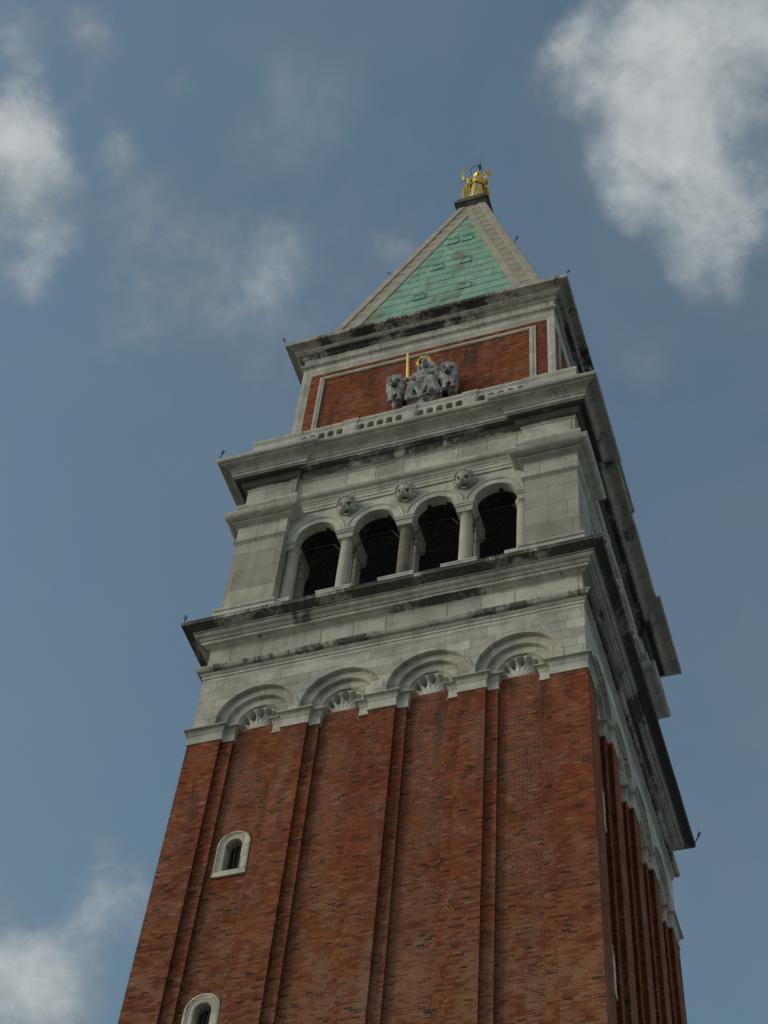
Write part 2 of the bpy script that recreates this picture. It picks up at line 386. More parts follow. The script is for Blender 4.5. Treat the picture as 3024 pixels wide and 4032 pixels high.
# ------------------------------------------------------------------ mesh helper
class MB:
    def __init__(s):
        s.v, s.f = [], []

    def add(s, vs, fs):
        b = len(s.v)
        s.v += [tuple(p) for p in vs]
        s.f += [tuple(b + i for i in f) for f in fs]

    def box(s, x0, x1, y0, y1, z0, z1):
        s.add([(x0, y0, z0), (x1, y0, z0), (x1, y1, z0), (x0, y1, z0), (x0, y0, z1), (x1, y0, z1), (x1, y1, z1), (x0, y1, z1)],
              [(0, 3, 2, 1), (4, 5, 6, 7), (0, 1, 5, 4), (1, 2, 6, 5), (2, 3, 7, 6), (3, 0, 4, 7)])

    def prism(s, poly, z0, z1, k0=1.0, k1=1.0):
        n = len(poly)
        s.add([(x * k0, y * k0, z0) for x, y in poly] + [(x * k1, y * k1, z1) for x, y in poly],
              [(i, (i + 1) % n, n + (i + 1) % n, n + i) for i in range(n)] + [tuple(range(n - 1, -1, -1)), tuple(range(n, 2 * n))])

    def tube(s, pts, r, seg=8, cap=True):
        """pts: points; r: one radius or one per point"""
        pts = [Vector(p) for p in pts]
        rs = r if isinstance(r, (list, tuple)) else [r] * len(pts)
        b = len(s.v)
        prev = None
        for i, p in enumerate(pts):
            d = (pts[min(i + 1, len(pts) - 1)] - pts[max(i - 1, 0)])
            d = d.normalized() if d.length > 1e-9 else Vector((0, 0, 1))
            if prev is None:
                a = Vector((0, 0, 1)) if abs(d.z) < .9 else Vector((1, 0, 0))
                e1 = d.cross(a).normalized()
            else:
                e1 = (prev - d * prev.dot(d)).normalized()
            prev = e1
            e2 = d.cross(e1)
            for k in range(seg):
                t = 2 * PI * k / seg
                s.v.append(tuple(p + (e1 * math.cos(t) + e2 * math.sin(t)) * rs[i]))
        for i in range(len(pts) - 1):
            for k in range(seg):
                k2 = (k + 1) % seg
                s.f.append((b + i * seg + k, b + i * seg + k2, b + (i + 1) * seg + k2, b + (i + 1) * seg + k))
        if cap:
            s.f.append(tuple(b + k for k in range(seg - 1, -1, -1)))
            s.f.append(tuple(b + (len(pts) - 1) * seg + k for k in range(seg)))

    def ball(s, c, r, nu=12, nv=8, rot=None):
        rx, ry, rz = r if isinstance(r, (tuple, list)) else (r, r, r)
        vs = [(0, 0, -rz)]
        for j in range(1, nv):
            t = -PI / 2 + PI * j / nv
            for i in range(nu):
                a = 2 * PI * i / nu
                vs.append((rx * math.cos(t) * math.cos(a), ry * math.cos(t) * math.sin(a), rz * math.sin(t)))
        vs.append((0, 0, rz))
        fs = []
        for i in range(nu):
            fs.append((0, 1 + (i + 1) % nu, 1 + i))
        for j in range(nv - 2):
            for i in range(nu):
                a, b2 = 1 + j * nu + i, 1 + j * nu + (i + 1) % nu
                fs.append((a, b2, b2 + nu, a + nu))
        tp = len(vs) - 1
        for i in range(nu):
            a, b2 = 1 + (nv - 2) * nu + i, 1 + (nv - 2) * nu + (i + 1) % nu
            fs.append((a, b2, tp))
        c = Vector(c)
        if rot:
            vs = [rot @ Vector(p) for p in vs]
        s.add([tuple(Vector(p) + c) for p in vs], fs)

    def limb(s, pts, seg=10):
        """chain of (x, y, z, r): tapered tubes with round joints"""
        for (x, y, z, r) in pts:
            s.ball((x, y, z), r, seg, 6)
        for a, b in zip(pts[:-1], pts[1:]):
            s.tube([a[:3], b[:3]], [a[3], b[3]], seg)

    def lathe(s, c, prof, seg=20, close=True):
        b = len(s.v)
        for (r, z) in prof:
            for k in range(seg):
                t = 2 * PI * k / seg
                s.v.append((c[0] + r * math.cos(t), c[1] + r * math.sin(t), c[2] + z))
        for j in range(len(prof) - 1):
            for k in range(seg):
                k2 = (k + 1) % seg
                s.f.append((b + j * seg + k, b + j * seg + k2, b + (j + 1) * seg + k2, b + (j + 1) * seg + k))
        if close:
            s.f.append(tuple(b + k for k in range(seg - 1, -1, -1)))
            s.f.append(tuple(b + (len(prof) - 1) * seg + k for k in range(seg)))

    def sweep(s, stations, profile, closed=True):
        """stations: (x, y, nx, ny, delta); profile from the bottom up: (d, z)"""
        b = len(s.v)
        n, k = len(stations), len(profile)
        for (x, y, nx, ny, dl) in stations:
            for (d, z) in profile:
                dd = d + (dl if d > -.05 else 0.0)
                s.v.append((x + nx * dd, y + ny * dd, z))
        for i in range(n if closed else n - 1):
            j = (i + 1) % n
            for q in range(k - 1):
                s.f.append((b + i * k + q, b + j * k + q, b + j * k + q + 1, b + i * k + q + 1))

    def build(s, name, mat, parent=None, smooth=None, loc=None):
        me = bpy.data.meshes.new(name)
        me.from_pydata(s.v, [], s.f)
        me.validate()
        if mat:
            me.materials.append(mat)
        if smooth:
            me.polygons.foreach_set('use_smooth', [True] * len(me.polygons))
            me.set_sharp_from_angle(angle=R(smooth))
        me.update()
        o = bpy.data.objects.new(name, me)
        COL.objects.link(o)
        if parent:
            o.parent = parent
        if loc:
            o.location = loc
        return o


def tag(o, label, cat=None, group=None, kind=None):
    o['label'] = label
    if cat:
        o['category'] = cat
    if group:
        o['group'] = group
    if kind:
        o['kind'] = kind
    return o


def empty(name, loc, label, cat, group=None, rz=0.0):
    o = bpy.data.objects.new(name, None)
    COL.objects.link(o)
    o.location = loc
    o.rotation_euler = (0, 0, rz)
    return tag(o, label, cat, group)


def turned(o, k):
    """a copy of a part (and its own children) on another face of the tower"""
    c = o.copy()
    COL.objects.link(c)
    c.rotation_euler = (0, 0, k * PI / 2)
    for ch in list(o.children):
        d = ch.copy()
        COL.objects.link(d)
        d.parent = c
    return c


def stations(poly, closed=True, joints=(1.0, 1.7), margin=.35, amp=.007, gap=.02):
    """straight runs cut into stone blocks; every block sits a few millimetres in or out"""
    n = len(poly)
    ed = []
    for i in range(n if closed else n - 1):
        a, b = Vector(poly[i]), Vector(poly[(i + 1) % n])
        d = (b - a).normalized()
        ed.append((a, b, d, Vector((d.y, -d.x))))
    out = []
    m = len(ed)
    for i, (a, b, d, nn) in enumerate(ed):
        pv = ed[i - 1] if (closed or i > 0) else None
        cn = nn + pv[3] if pv else nn
        out.append((a.x, a.y, cn.x, cn.y, 0.0))
        L = (b - a).length
        nxt = ed[(i + 1) % m] if (closed or i < m - 1) else None
        m0 = margin if not (pv and pv[2].cross(d) < 0) else margin + 1.1
        m1 = margin if not (nxt and d.cross(nxt[2]) < 0) else margin + 1.1
        if joints:
            t = m0 + random.uniform(.2, joints[0])
            cur = 0.0
            while t < L - m1:
                nx = random.uniform(-amp, amp)
                if t + joints[0] * .6 > L - m1:
                    nx = 0.0
                for (tt, dl) in ((t - .009, cur), (t - .004, -gap), (t + .004, -gap), (t + .009, nx)):
                    p = a + d * tt
                    out.append((p.x, p.y, nn.x, nn.y, dl))
                cur = nx
                t += random.uniform(*joints)
            if cur != 0.0:
                p = a + d * (L - m1 * .9)
                out.append((p.x, p.y, nn.x, nn.y, cur))
    if not closed:
        a, b, d, nn = ed[-1]
        out.append((b.x, b.y, nn.x, nn.y, 0.0))
    return out


def cavetto(p0, p1, n=6):
    return [(p0[0] + (p1[0] - p0[0]) * (1 - math.cos(t * PI / 2 / n)), p0[1] + (p1[1] - p0[1]) * math.sin(t * PI / 2 / n)) for t in range(n + 1)]


def ovolo(p0, p1, n=6):
    return [(p0[0] + (p1[0] - p0[0]) * math.sin(t * PI / 2 / n), p0[1] + (p1[1] - p0[1]) * (1 - math.cos(t * PI / 2 / n))) for t in range(n + 1)]


def cyma(p0, p1, n=8, k=.75):
    r = []
    for i in range(n + 1):
        t = i / n
        r.append((p0[0] + (p1[0] - p0[0]) * t, p0[1] + (p1[1] - p0[1]) * (t + k * math.sin(2 * PI * t) / (2 * PI))))
    return r


def square(h):
    return [(-h, -h), (h, -h), (h, h), (-h, h)]


def quad4(front):
    """plan of the front face, left to right, carried round the four faces"""
    out = []
    for k in range(4):
        c, s = round(math.cos(k * PI / 2)), round(math.sin(k * PI / 2))
        for (x, y) in front:
            p = (x * c - y * s, x * s + y * c)
            if not out or (Vector(out[-1]) - Vector(p)).length > 1e-6:
                out.append(p)
    if (Vector(out[0]) - Vector(out[-1])).length < 1e-6:
        out.pop()
    return out


# ------------------------------------------------------------------ ground
g = MB()
g.add([(-4000, -4000, 0), (4000, -4000, 0), (4000, 4000, 0), (-4000, 4000, 0)], [(0, 1, 2, 3)])
tag(g.build('piazza_ground', M['pavers']), 'pale stone paving of the piazza around the tower', None, None, 'structure')

TOWER = empty('bell_tower', (0, 0, 0), 'tall square brick bell tower with white stone belfry and green copper spire', 'bell tower')

# ------------------------------------------------------------------ brick shaft
TAPER = .00756
XS_MAIN = [(-6.0, -4.95), (-3.07, -2.26), (-.405, .405), (2.265, 3.075), (4.945, 6.0)]
F_SUB, F_FIELD = -5.85, -5.70
RB = .09          # every edge is undercut by a narrow rebate, added for its shadow line


def edge(x, sgn, y_out, y_in):
    """from the outer face down to the inner one; sgn +1 when the outer face lies left of x"""
    return [(x, y_out), (x, y_out + .035), (x - sgn * RB, y_out + .035), (x - sgn * RB, y_in)]


front = [(-6.0, -6.0)]
for (xs, x_sub0, x_sub1, xe) in ((-4.95, -4.61, -3.39, -3.07), (-2.26, -1.945, -.71, -.405)):
    front += edge(xs, 1, -6.0, F_SUB) + edge(x_sub0, 1, F_SUB, F_FIELD)
    front += list(reversed(edge(x_sub1, -1, F_SUB, F_FIELD))) + list(reversed(edge(xe, -1, -6.0, F_SUB)))
front += [(-x, y) for (x, y) in reversed(front)]
front = front[:-1]


def taper(z):
    return 1.0 + TAPER * (48.5 - z) / 6.0


sh = MB()
ring = quad4(front)
nring = len(ring)
zs = [0.0, 12.0, 24.0, 34.0, 42.0, 49.09]
for zq in zs:
    kq = taper(min(zq, 48.5))
    sh.v += [(x * kq, y * kq, zq) for x, y in ring]
for a in range(len(zs) - 1):
    for i in range(nring):
        j = (i + 1) % nring
        sh.f.append((a * nring + i, a * nring + j, (a + 1) * nring + j, (a + 1) * nring + i))
sh.f.append(tuple(range(nring - 1, -1, -1)))
sh.f.append(tuple((len(zs) - 1) * nring + i for i in range(nring)))
SHAFT = sh.build('brick_shaft', M['brick'], TOWER)

# windows: (face, sill height)
WINS = [(0, 43.24), (0, 37.72), (1, 44.62), (1, 39.1)]
WX, WIN_IW, WIN_OW = -3.985, .235, .48


def arch_outline(hw, z0, zc, n=12):
    return [(hw, z0)] + [(hw * math.cos(PI * i / n), zc + hw * math.sin(PI * i / n)) for i in range(n + 1)] + [(-hw, z0)]


cut = MB()
for (k, z0) in WINS:
    WX = -3.985 - .06 * k
    o2 = arch_outline(WIN_IW + .03, z0 + .15, z0 + 1.1)
    y0, y1 = -6.6, -5.15
    vs = []
    for yy in (y0, y1):
        for (dx, zz) in o2:
            p = Matrix.Rotation(k * PI / 2, 3, 'Z') @ Vector((WX + dx, yy, zz))
            vs.append(tuple(p))
    n = len(o2)
    cut.add(vs, [(i, i + n, (i + 1) % n + n, (i + 1) % n) for i in range(n)] + [tuple(range(n)), tuple(range(2 * n - 1, n - 1, -1))])
CUT = cut.build('cutter', None)
import bmesh
bmx = bmesh.new()
bmx.from_mesh(CUT.data)
bmesh.ops.recalc_face_normals(bmx, faces=bmx.faces)
bmx.to_mesh(CUT.data)
bmx.free()
md = SHAFT.modifiers.new('cut', 'BOOLEAN')
md.operation = 'DIFFERENCE'
md.solver = 'EXACT'
md.object = CUT


def bake(o):
    """apply an object's modifiers to its mesh"""
    dg = bpy.context.evaluated_depsgraph_get()
    me = bpy.data.meshes.new_from_object(o.evaluated_get(dg))
    o.modifiers.clear()
    o.data = me


bake(SHAFT)
bpy.data.objects.remove(CUT)

for (k, z0) in WINS:
    WX = -3.985 - .06 * k
    kf = taper(z0 + .8)
    yf = F_FIELD * kf                       # the wall the frame sits on
    zc = z0 + 1.1
    fr = MB()
    # stone frame: stepped section swept round the arched outline
    sec = [(WIN_OW, yf + .05), (WIN_OW, yf - .065), (WIN_OW - .05, yf - .08), (WIN_OW - .07, yf - .05), (WIN_OW - .115, yf - .05), (WIN_OW - .13, yf - .035),
           (WIN_IW + .02, yf - .03), (WIN_IW, yf - .015), (WIN_IW, yf + .30)]
    path = []
    N = 14
    path.append((1.0, 0.0, z0))
    for i in range(N + 1):
        path.append((math.cos(PI * i / N), math.sin(PI * i / N), zc))
    path.append((-1.0, 0.0, z0))
    b0 = len(fr.v)
    for (cx, sx, zz) in path:
        for (rr, yy) in sec:
            fr.v.append((WX + cx * rr, yy, zz + sx * rr))
    ns = len(sec)
    for i in range(len(path) - 1):
        for q in range(ns - 1):
            fr.f.append((b0 + i * ns + q, b0 + i * ns + q + 1, b0 + (i + 1) * ns + q + 1, b0 + (i + 1) * ns + q))
    fr.box(WX - WIN_OW - .012, WX + WIN_OW + .012, yf - .083, yf + .05, z0 - .03, z0 + .105)
    fr.box(WX - WIN_IW - .06, WX + WIN_IW + .06, yf - .045, yf + .30, z0 + .105, z0 + .20)
    WN = fr.build('window', M['frame_stone'], TOWER, 30)
    WN.rotation_euler = (0, 0, k * PI / 2)
    pn = MB()
    o2 = arch_outline(WIN_IW + .02, z0 + .16, zc)
    pn.add([(WX + dx, yf + .27, zz) for dx, zz in o2] + [(WX + dx, yf + .29, zz) for dx, zz in o2],
           [tuple(range(len(o2))), tuple(range(2 * len(o2) - 1, len(o2) - 1, -1))])
    pn.build('interior_shade', M['dark'], WN)  # near-black sheet standing for the unlit inside behind the window
    for dx in (-.12, 0.0, .12):
        br = MB()
        br.tube([(WX + dx, yf + .12, z0 + .18), (WX + dx, yf + .12, zc + .22 - abs(dx) * .5)], .012, 6)
        br.build('bar', M['iron'], WN)

# ------------------------------------------------------------------ pilaster capitals
CAP = [(-.3, 48.50), (.03, 48.50), (.036, 48.505), (.036, 48.55), (.012, 48.565), (.012, 48.845), (.030, 48.862), (.033, 48.90)]
CAP += cavetto((.040, 48.905), (.135, 49.035), 5) + [(.155, 49.04), (.160, 49.075), (.12, 49.10), (-.35, 49.115)]
mid_plan = [(-3.39, F_FIELD + .12), (-3.39, F_SUB), (-3.07, F_SUB), (-3.07, -6.0), (-2.26, -6.0), (-2.26, F_SUB), (-1.945, F_SUB), (-1.945, F_FIELD + .12)]
for shift, dxs in ((0.0, 0.0), (2.665, 0.0), (5.335, 0.0)):
    c = MB()
    pl = [(x + shift, y) for x, y in mid_plan]
    c.sweep(stations(pl, False, None), CAP, False)
    o = c.build('pilaster_capital', M['stone'], TOWER, 28)
    for k in (1, 2, 3):
        turned(o, k)
cn = [(4.61, F_FIELD + .12), (4.61, F_SUB), (4.945, F_SUB), (4.945, -6.0), (6.0, -6.0)]
cpl = cn + [(-y, -x) for (x, y) in reversed(cn[:-1])]
c = MB()
c.sweep(stations(cpl, False, None), CAP, False)
o = c.build('pilaster_capital', M['stone'], TOWER, 28)
for k in (1, 2, 3):
    turned(o, k)

# ------------------------------------------------------------------ blind arches above the shaft
BAYS = [-4.0, -1.332, 1.338, 4.0]
ZC = 49.38
R1, R2, R3 = 1.265, .985, .70
W1, W2, W3 = 5.975, 5.835, 5.70
NA = 28


def arch_plate(mb, xl, xr, c, r, zc, zb, zt, y):
    """a wall plate with an arched hole"""
    ang = [PI * i / NA for i in range(NA + 1)]
    arc = [(c + r * math.cos(t), zc + r * math.sin(t)) for t in ang]
    arc = [(c + r, zb)] + arc + [(c - r, zb)]
    topp = [(xr, zt)] + [(xr + (xl - xr) * i / NA, zt) for i in range(NA + 1)] + [(xl, zt)]
    b = len(mb.v)
    for (p, q) in zip(arc, topp):
        mb.v.append((p[0], y, p[1]))
        mb.v.append((q[0], y, q[1]))
    for i in range(len(arc) - 1):
        mb.f.append((b + 2 * i, b + 2 * i + 2, b + 2 * i + 3, b + 2 * i + 1))
    if xr - (c + r) > 1e-4:
        mb.add([(c + r, y, zb), (xr, y, zb), (xr, y, zt)], [(0, 1, 2)])
    if (c - r) - xl > 1e-4:
        mb.add([(xl, y, zb), (c - r, y, zb), (xl, y, zt)], [(0, 1, 2)])


def arch_soffit(mb, c, r, zc, zb, y0, y1):
    pts = [(c + r, zb)] + [(c + r * math.cos(PI * i / NA), zc + r * math.sin(PI * i / NA)) for i in range(NA + 1)] + [(c - r, zb)]
    b = len(mb.v)
    for (x, z) in pts:
        mb.v += [(x, y0, z), (x, y1, z)]
    for i in range(len(pts) - 1):
        mb.f.append((b + 2 * i, b + 2 * i + 1, b + 2 * i + 3, b + 2 * i + 2))


def arch_ring(mb, c, r0, r1, zc, zb, prof):
    """moulding round an arch: prof is (fraction r0..r1, y)"""
    pts = [(1.0, 0.0, zb)] + [(math.cos(PI * i / NA), math.sin(PI * i / NA), zc) for i in range(NA + 1)] + [(-1.0, 0.0, zb)]
    b, n = len(mb.v), len(prof)
    for (cx, sx, zz) in pts:
        for (f, y) in prof:
            rr = r0 + (r1 - r0) * f
            mb.v.append((c + cx * rr, y, zz + sx * rr))
    for i in range(len(pts) - 1):
        for q in range(n - 1):
            mb.f.append((b + i * n + q, b + i * n + q + 1, b + (i + 1) * n + q + 1, b + (i + 1) * n + q))


ZT1 = 51.40
wl = MB()
for i, cx in enumerate(BAYS):
    xl = -W1 if i == 0 else (BAYS[i - 1] + cx) / 2
    xr = W1 if i == 3 else (BAYS[i + 1] + cx) / 2
    arch_plate(wl, xl, xr, cx, R1, ZC, 49.06, ZT1, -W1)
    arch_soffit(wl, cx, R1, ZC, 49.06, -W1, -W2 + .02)
AW = wl.build('arcade_wall', M['ashlar'], TOWER, 30)
AWS = [AW] + [turned(AW, k) for k in (1, 2, 3)]
for i, cx in enumerate(BAYS):
    for k in (0, 1):
        ar = MB()
        arch_ring(ar, cx, R1 + .075, R1 - .002, ZC, 49.06, [(0, -W1 + .03), (0, -W1 - .018), (.5, -W1 - .026), (1, -W1 - .018), (1, -W1 + .03)])
        arch_ring(ar, cx, R1 + .01, R2, ZC, 49.04, [(0, -W2), (1, -W2)])
        arch_soffit(ar, cx, R2, ZC, 49.04, -W2, -W3 + .01)
        arch_ring(ar, cx, R2 + .01, R3, ZC, 49.04, [(0, -W3), (1, -W3)])
        arch_ring(ar, cx, R3, .60, ZC, 49.04, [(0, -W3), (0.02, -W3 + .035), (.2, -W3 + .035), (.22, -W3 + .01), (.4, -W3 - .02), (.55, -W3 - .02), (.7, -W3 + .02), (.75, -W3 + .05), (.9, -W3 + .05), (1.0, -W3 + .03)])
        o = ar.build('blind_arch', M['ashlar'], TOWER, 25)
        o.rotation_euler = (0, 0, k * PI / 2)
        # scallop shell in the niche
        s = MB()
        NR, NTH, NF = 14, 110, 9
        for a in range(NR + 1):
            q = a / NR
            for t in range(NTH + 1):
                th = PI * t / NTH
                fl = abs(math.sin(th * NF))
                rim = .86 + .12 * math.sqrt(fl)
                if q <= .9:
                    rr = q / .9 * rim
                    dpt = .03 + .42 * (rr ** 3.0) * (.03 + .97 * fl ** 1.1)
                    if q > .82:
                        dpt *= .9
                else:
                    e = (q - .9) / .1
                    rr = rim + (1.0 - rim) * e
                    dpt = .0
                co, si = math.cos(th), math.sin(th)
                k0 = .34                       # height of the springing above the shell's foot
                rm = k0 * si + math.sqrt(max(0.0, .605 ** 2 - (k0 * co) ** 2))
                if rm * si < k0:
                    rm = min(.605 / max(abs(co), 1e-6), k0 / max(si, 1e-6))
                s.v.append((cx + rm * rr * co, -W3 + .03 + dpt, 49.04 + rm * rr * si))
        for a in range(NR):
            for t in range(NTH):
                p = a * (NTH + 1) + t
                s.f.append((p, p + NTH + 1, p + NTH + 2, p + 1))
        o = s.build('shell_niche', M['carved'], TOWER, 40)
        o.rotation_euler = (0, 0, k * PI / 2)

# ------------------------------------------------------------------ architrave, frieze and sill cornice
W = 5.967
SQ = square(W)
pr = [(-.4, 51.27), (.018, 51.285), (.022, 51.415), (.05, 51.425), (.060, 51.52), (.03, 51.523), (.03, 51.538)]
pr += cyma((.075, 51.545), (.115, 51.61), 4) + [(.118, 51.632), (.09, 51.634), (.09, 51.646)] + ovolo((.135, 51.648), (.235, 51.735), 6) + [(.25, 51.745), (.26, 51.79), (.262, 51.815), (-.05, 51.85), (-.4, 51.85)]
mb = MB()
mb.sweep(stations(SQ), pr)
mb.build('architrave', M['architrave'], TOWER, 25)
mb = MB()
mb.sweep(stations(SQ, joints=None), [(-.02, 51.82), (0, 51.82), (0, 52.78), (-.02, 52.78)])
mb.build('frieze', M['frieze'], TOWER)
pr = [(-.3, 52.745), (.006, 52.75), (.012, 52.80)] + cyma((.02, 52.805), (.105, 52.865), 4) + [(.14, 52.872), (.145, 52.90), (.245, 52.925), (.256, 53.03), (.225, 53.034), (.225, 53.05), (.288, 53.052), (.292, 53.065), (.325, 53.10), (.336, 53.13)]
pr += ovolo((.34, 53.135), (.455, 53.235), 6) + [(.462, 53.255), (.43, 53.258), (.43, 53.278), (.505, 53.282), (.508, 53.318), (.47, 53.322), (.47, 53.338), (.53, 53.34)]
pr += cavetto((.54, 53.342), (.765, 53.40), 5) + [(.795, 53.405), (.80, 53.49), (.815, 53.50), (.818, 53.54), (.5, 53.57), (-.6, 53.60)]
mb = MB()
mb.sweep(stations(SQ), pr)
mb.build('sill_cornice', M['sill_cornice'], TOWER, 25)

# ------------------------------------------------------------------ belfry: corner piers
PX0, PX1 = -5.963, -4.195
pier = [(PX0, PX0), (PX1, PX0), (PX1, PX1), (PX0, PX1)]
pc = MB()
pc.sweep(stations(pier, joints=None), [(0, 53.4), (0, 59.6)])
PIER = pc.build('corner_pier', M['pier'], TOWER)
pb = MB()
pb.sweep(stations(pier, joints=None), [(.06, 53.5), (.17, 53.56), (.17, 54.6), (.06, 54.64), (.07, 54.68), (.155, 54.70), (.172, 54.74), (.172, 54.80), (.10, 54.86), (.04, 54.93), (-.1, 54.94)])
pb.build('pier_base', M['stone'], PIER, 25)
pn = MB()
pr = [(-.1, 58.43), (.018, 58.44), (.022, 58.47), (.06, 58.50), (.10, 58.545), (.105, 58.585), (.085, 58.615), (.02, 58.63), (.02, 59.42), (.075, 59.45), (.19, 59.50), (.205, 59.505), (.215, 59.56), (.175, 59.563), (.175, 59.58), (.235, 59.582)]
pr += ovolo((.245, 59.58), (.475, 59.755), 7) + [(.49, 59.765), (.492, 59.835), (.3, 59.86), (-.3, 59.88)]
pn.sweep(stations(pier, joints=(.7, 1.0), margin=.3), pr)
pn.build('pier_capital', M['stone'], PIER, 25)
for k in (1, 2, 3):
    turned(PIER, k)

# arcade: columns, impost blocks, arches
CXS = [-4.16, -2.08, 0.0, 2.08, 4.16]
OC = [-3.12, -1.04, 1.04, 3.12]
WW = 5.70


def column(cx, half=0, mat='shaft_stone'):
    """half: +1 / -1 keeps the part that stands clear of the corner pier"""
    c = MB()
    x = cx + half * .16
    prof = [(.26, 54.80), (.26, 54.86), (.245, 54.90), (.225, 54.93), (.24, 54.97), (.212, 55.02), (.212, 55.06), (.214, 56.0), (.208, 57.0), (.196, 57.86), (.205, 57.875), (.228, 57.885), (.232, 57.91), (.205, 57.925),
            (.203, 57.96), (.215, 58.0), (.25, 58.06), (.27, 58.08)]
    c.lathe((x, -5.40, 0), prof, 24)
    col = c.build('column', M[mat], TOWER, 35)
    ab = MB()
    hw = .35
    y0, y1 = -5.775, -4.40
    xa, xb = cx - hw, cx + hw

    def ring(h, f, b, z):
        return [(cx - h, f, z), (cx + h, f, z), (cx + h, b, z), (cx - h, b, z)]
    lv = [ring(.255, -5.66, y1 - .10, 57.965), ring(.30, -5.70, y1 - .03, 58.16), ring(.302, -5.73, y1, 58.185), ring(.33, -5.745, y1, 58.19), ring(.335, -5.75, y1, 58.255),
          ring(.328, -5.742, y1, 58.265), ring(.345, -5.77, y1, 58.28), ring(.352, -5.778, y1, 58.30), ring(.352, -5.778, y1, 58.37), ring(.33, -5.76, y1, 58.385)]
    b = len(ab.v)
    for r_ in lv:
        ab.v += r_
    for i in range(len(lv) - 1):
        for q in range(4):
            q2 = (q + 1) % 4
            ab.f.append((b + 4 * i + q, b + 4 * i + q2, b + 4 * i + 4 + q2, b + 4 * i + 4 + q))
    ab.f.append((b + 3, b + 2, b + 1, b))
    e = b + 4 * (len(lv) - 1)
    ab.f.append((e, e + 1, e + 2, e + 3))
    # drop at the inner end of the block
    ab.box(cx - .30, cx + .30, y1 - .22, y1 + .06, 57.86, 57.98)
    ab.box(cx - .31, cx + .31, y1 + .0, y1 + .08, 57.98, 58.38)
    ab.build('impost_block', M['stone'], col)
    sl = MB()
    if half == 0:
        sl.box(cx - .58, cx + .58, -6.0, -4.5, 53.5, 54.73)
        sl.box(cx - .60, cx + .60, -6.015, -4.45, 54.73, 54.80)
    else:
        sl.box(min(cx, cx + half * .60), max(cx, cx + half * .60), -6.015, -4.45, 53.5, 54.80)
    sl.build('base_slab', M['stone'], col)
    ip = MB()
    ip.box(cx + half * .1 - .20, cx + half * .1 + .20, -4.92, -4.50, 54.80, 57.95)
    ip.box(cx + half * .1 - .25, cx + half * .1 + .25, -4.97, -4.45, 57.74, 57.96)
    ip.box(cx + half * .1 - .25, cx + half * .1 + .25, -4.97, -4.45, 54.80, 54.98)
    ip.build('inner_post', M['stone'], col)
    return col


cols = [column(-4.16, 1), column(-2.08), column(0.0, 0, 'pitted'), column(2.08), column(4.16, -1)]
cols[2]['label'] = 'dark pitted column in the middle'
for k in (1, 2, 3):
    for o in cols:
        turned(o, k)

aw = MB()
ZS = 58.375
for i, cx in enumerate(OC):
    xl = -4.25 if i == 0 else (OC[i - 1] + cx) / 2
    xr = 4.25 if i == 3 else (OC[i + 1] + cx) / 2
    arch_plate(aw, xl, xr, cx, .69, ZS, ZS - .0, 60.0, -WW)
    arch_soffit(aw, cx, .69, ZS, ZS, -WW, -5.36)
o = aw.build('belfry_wall', M['stone'], TOWER, 30)
for k in (1, 2, 3):
    turned(o, k)
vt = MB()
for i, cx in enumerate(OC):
    # rough rubble vault, painted near-black as shade, behind the dressed stone, with toothed edge
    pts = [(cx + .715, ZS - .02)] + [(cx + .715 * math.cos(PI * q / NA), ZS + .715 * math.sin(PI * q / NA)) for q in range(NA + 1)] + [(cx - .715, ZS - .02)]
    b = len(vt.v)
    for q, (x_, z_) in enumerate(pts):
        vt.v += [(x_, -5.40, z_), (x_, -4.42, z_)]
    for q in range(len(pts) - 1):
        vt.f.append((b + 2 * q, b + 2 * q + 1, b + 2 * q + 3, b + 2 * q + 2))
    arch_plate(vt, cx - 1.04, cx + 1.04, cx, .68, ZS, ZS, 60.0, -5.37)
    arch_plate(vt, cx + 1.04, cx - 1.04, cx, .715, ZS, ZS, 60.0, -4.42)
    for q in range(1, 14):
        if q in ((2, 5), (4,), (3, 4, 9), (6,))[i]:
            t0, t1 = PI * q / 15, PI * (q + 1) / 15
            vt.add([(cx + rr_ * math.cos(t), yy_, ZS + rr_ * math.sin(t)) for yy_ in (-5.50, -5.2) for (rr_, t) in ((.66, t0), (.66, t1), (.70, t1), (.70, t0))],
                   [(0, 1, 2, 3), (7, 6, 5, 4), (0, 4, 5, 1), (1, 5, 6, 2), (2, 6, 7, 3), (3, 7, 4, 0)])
o = vt.build('belfry_vault', M['shade_stone'], TOWER)
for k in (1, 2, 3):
    turned(o, k)
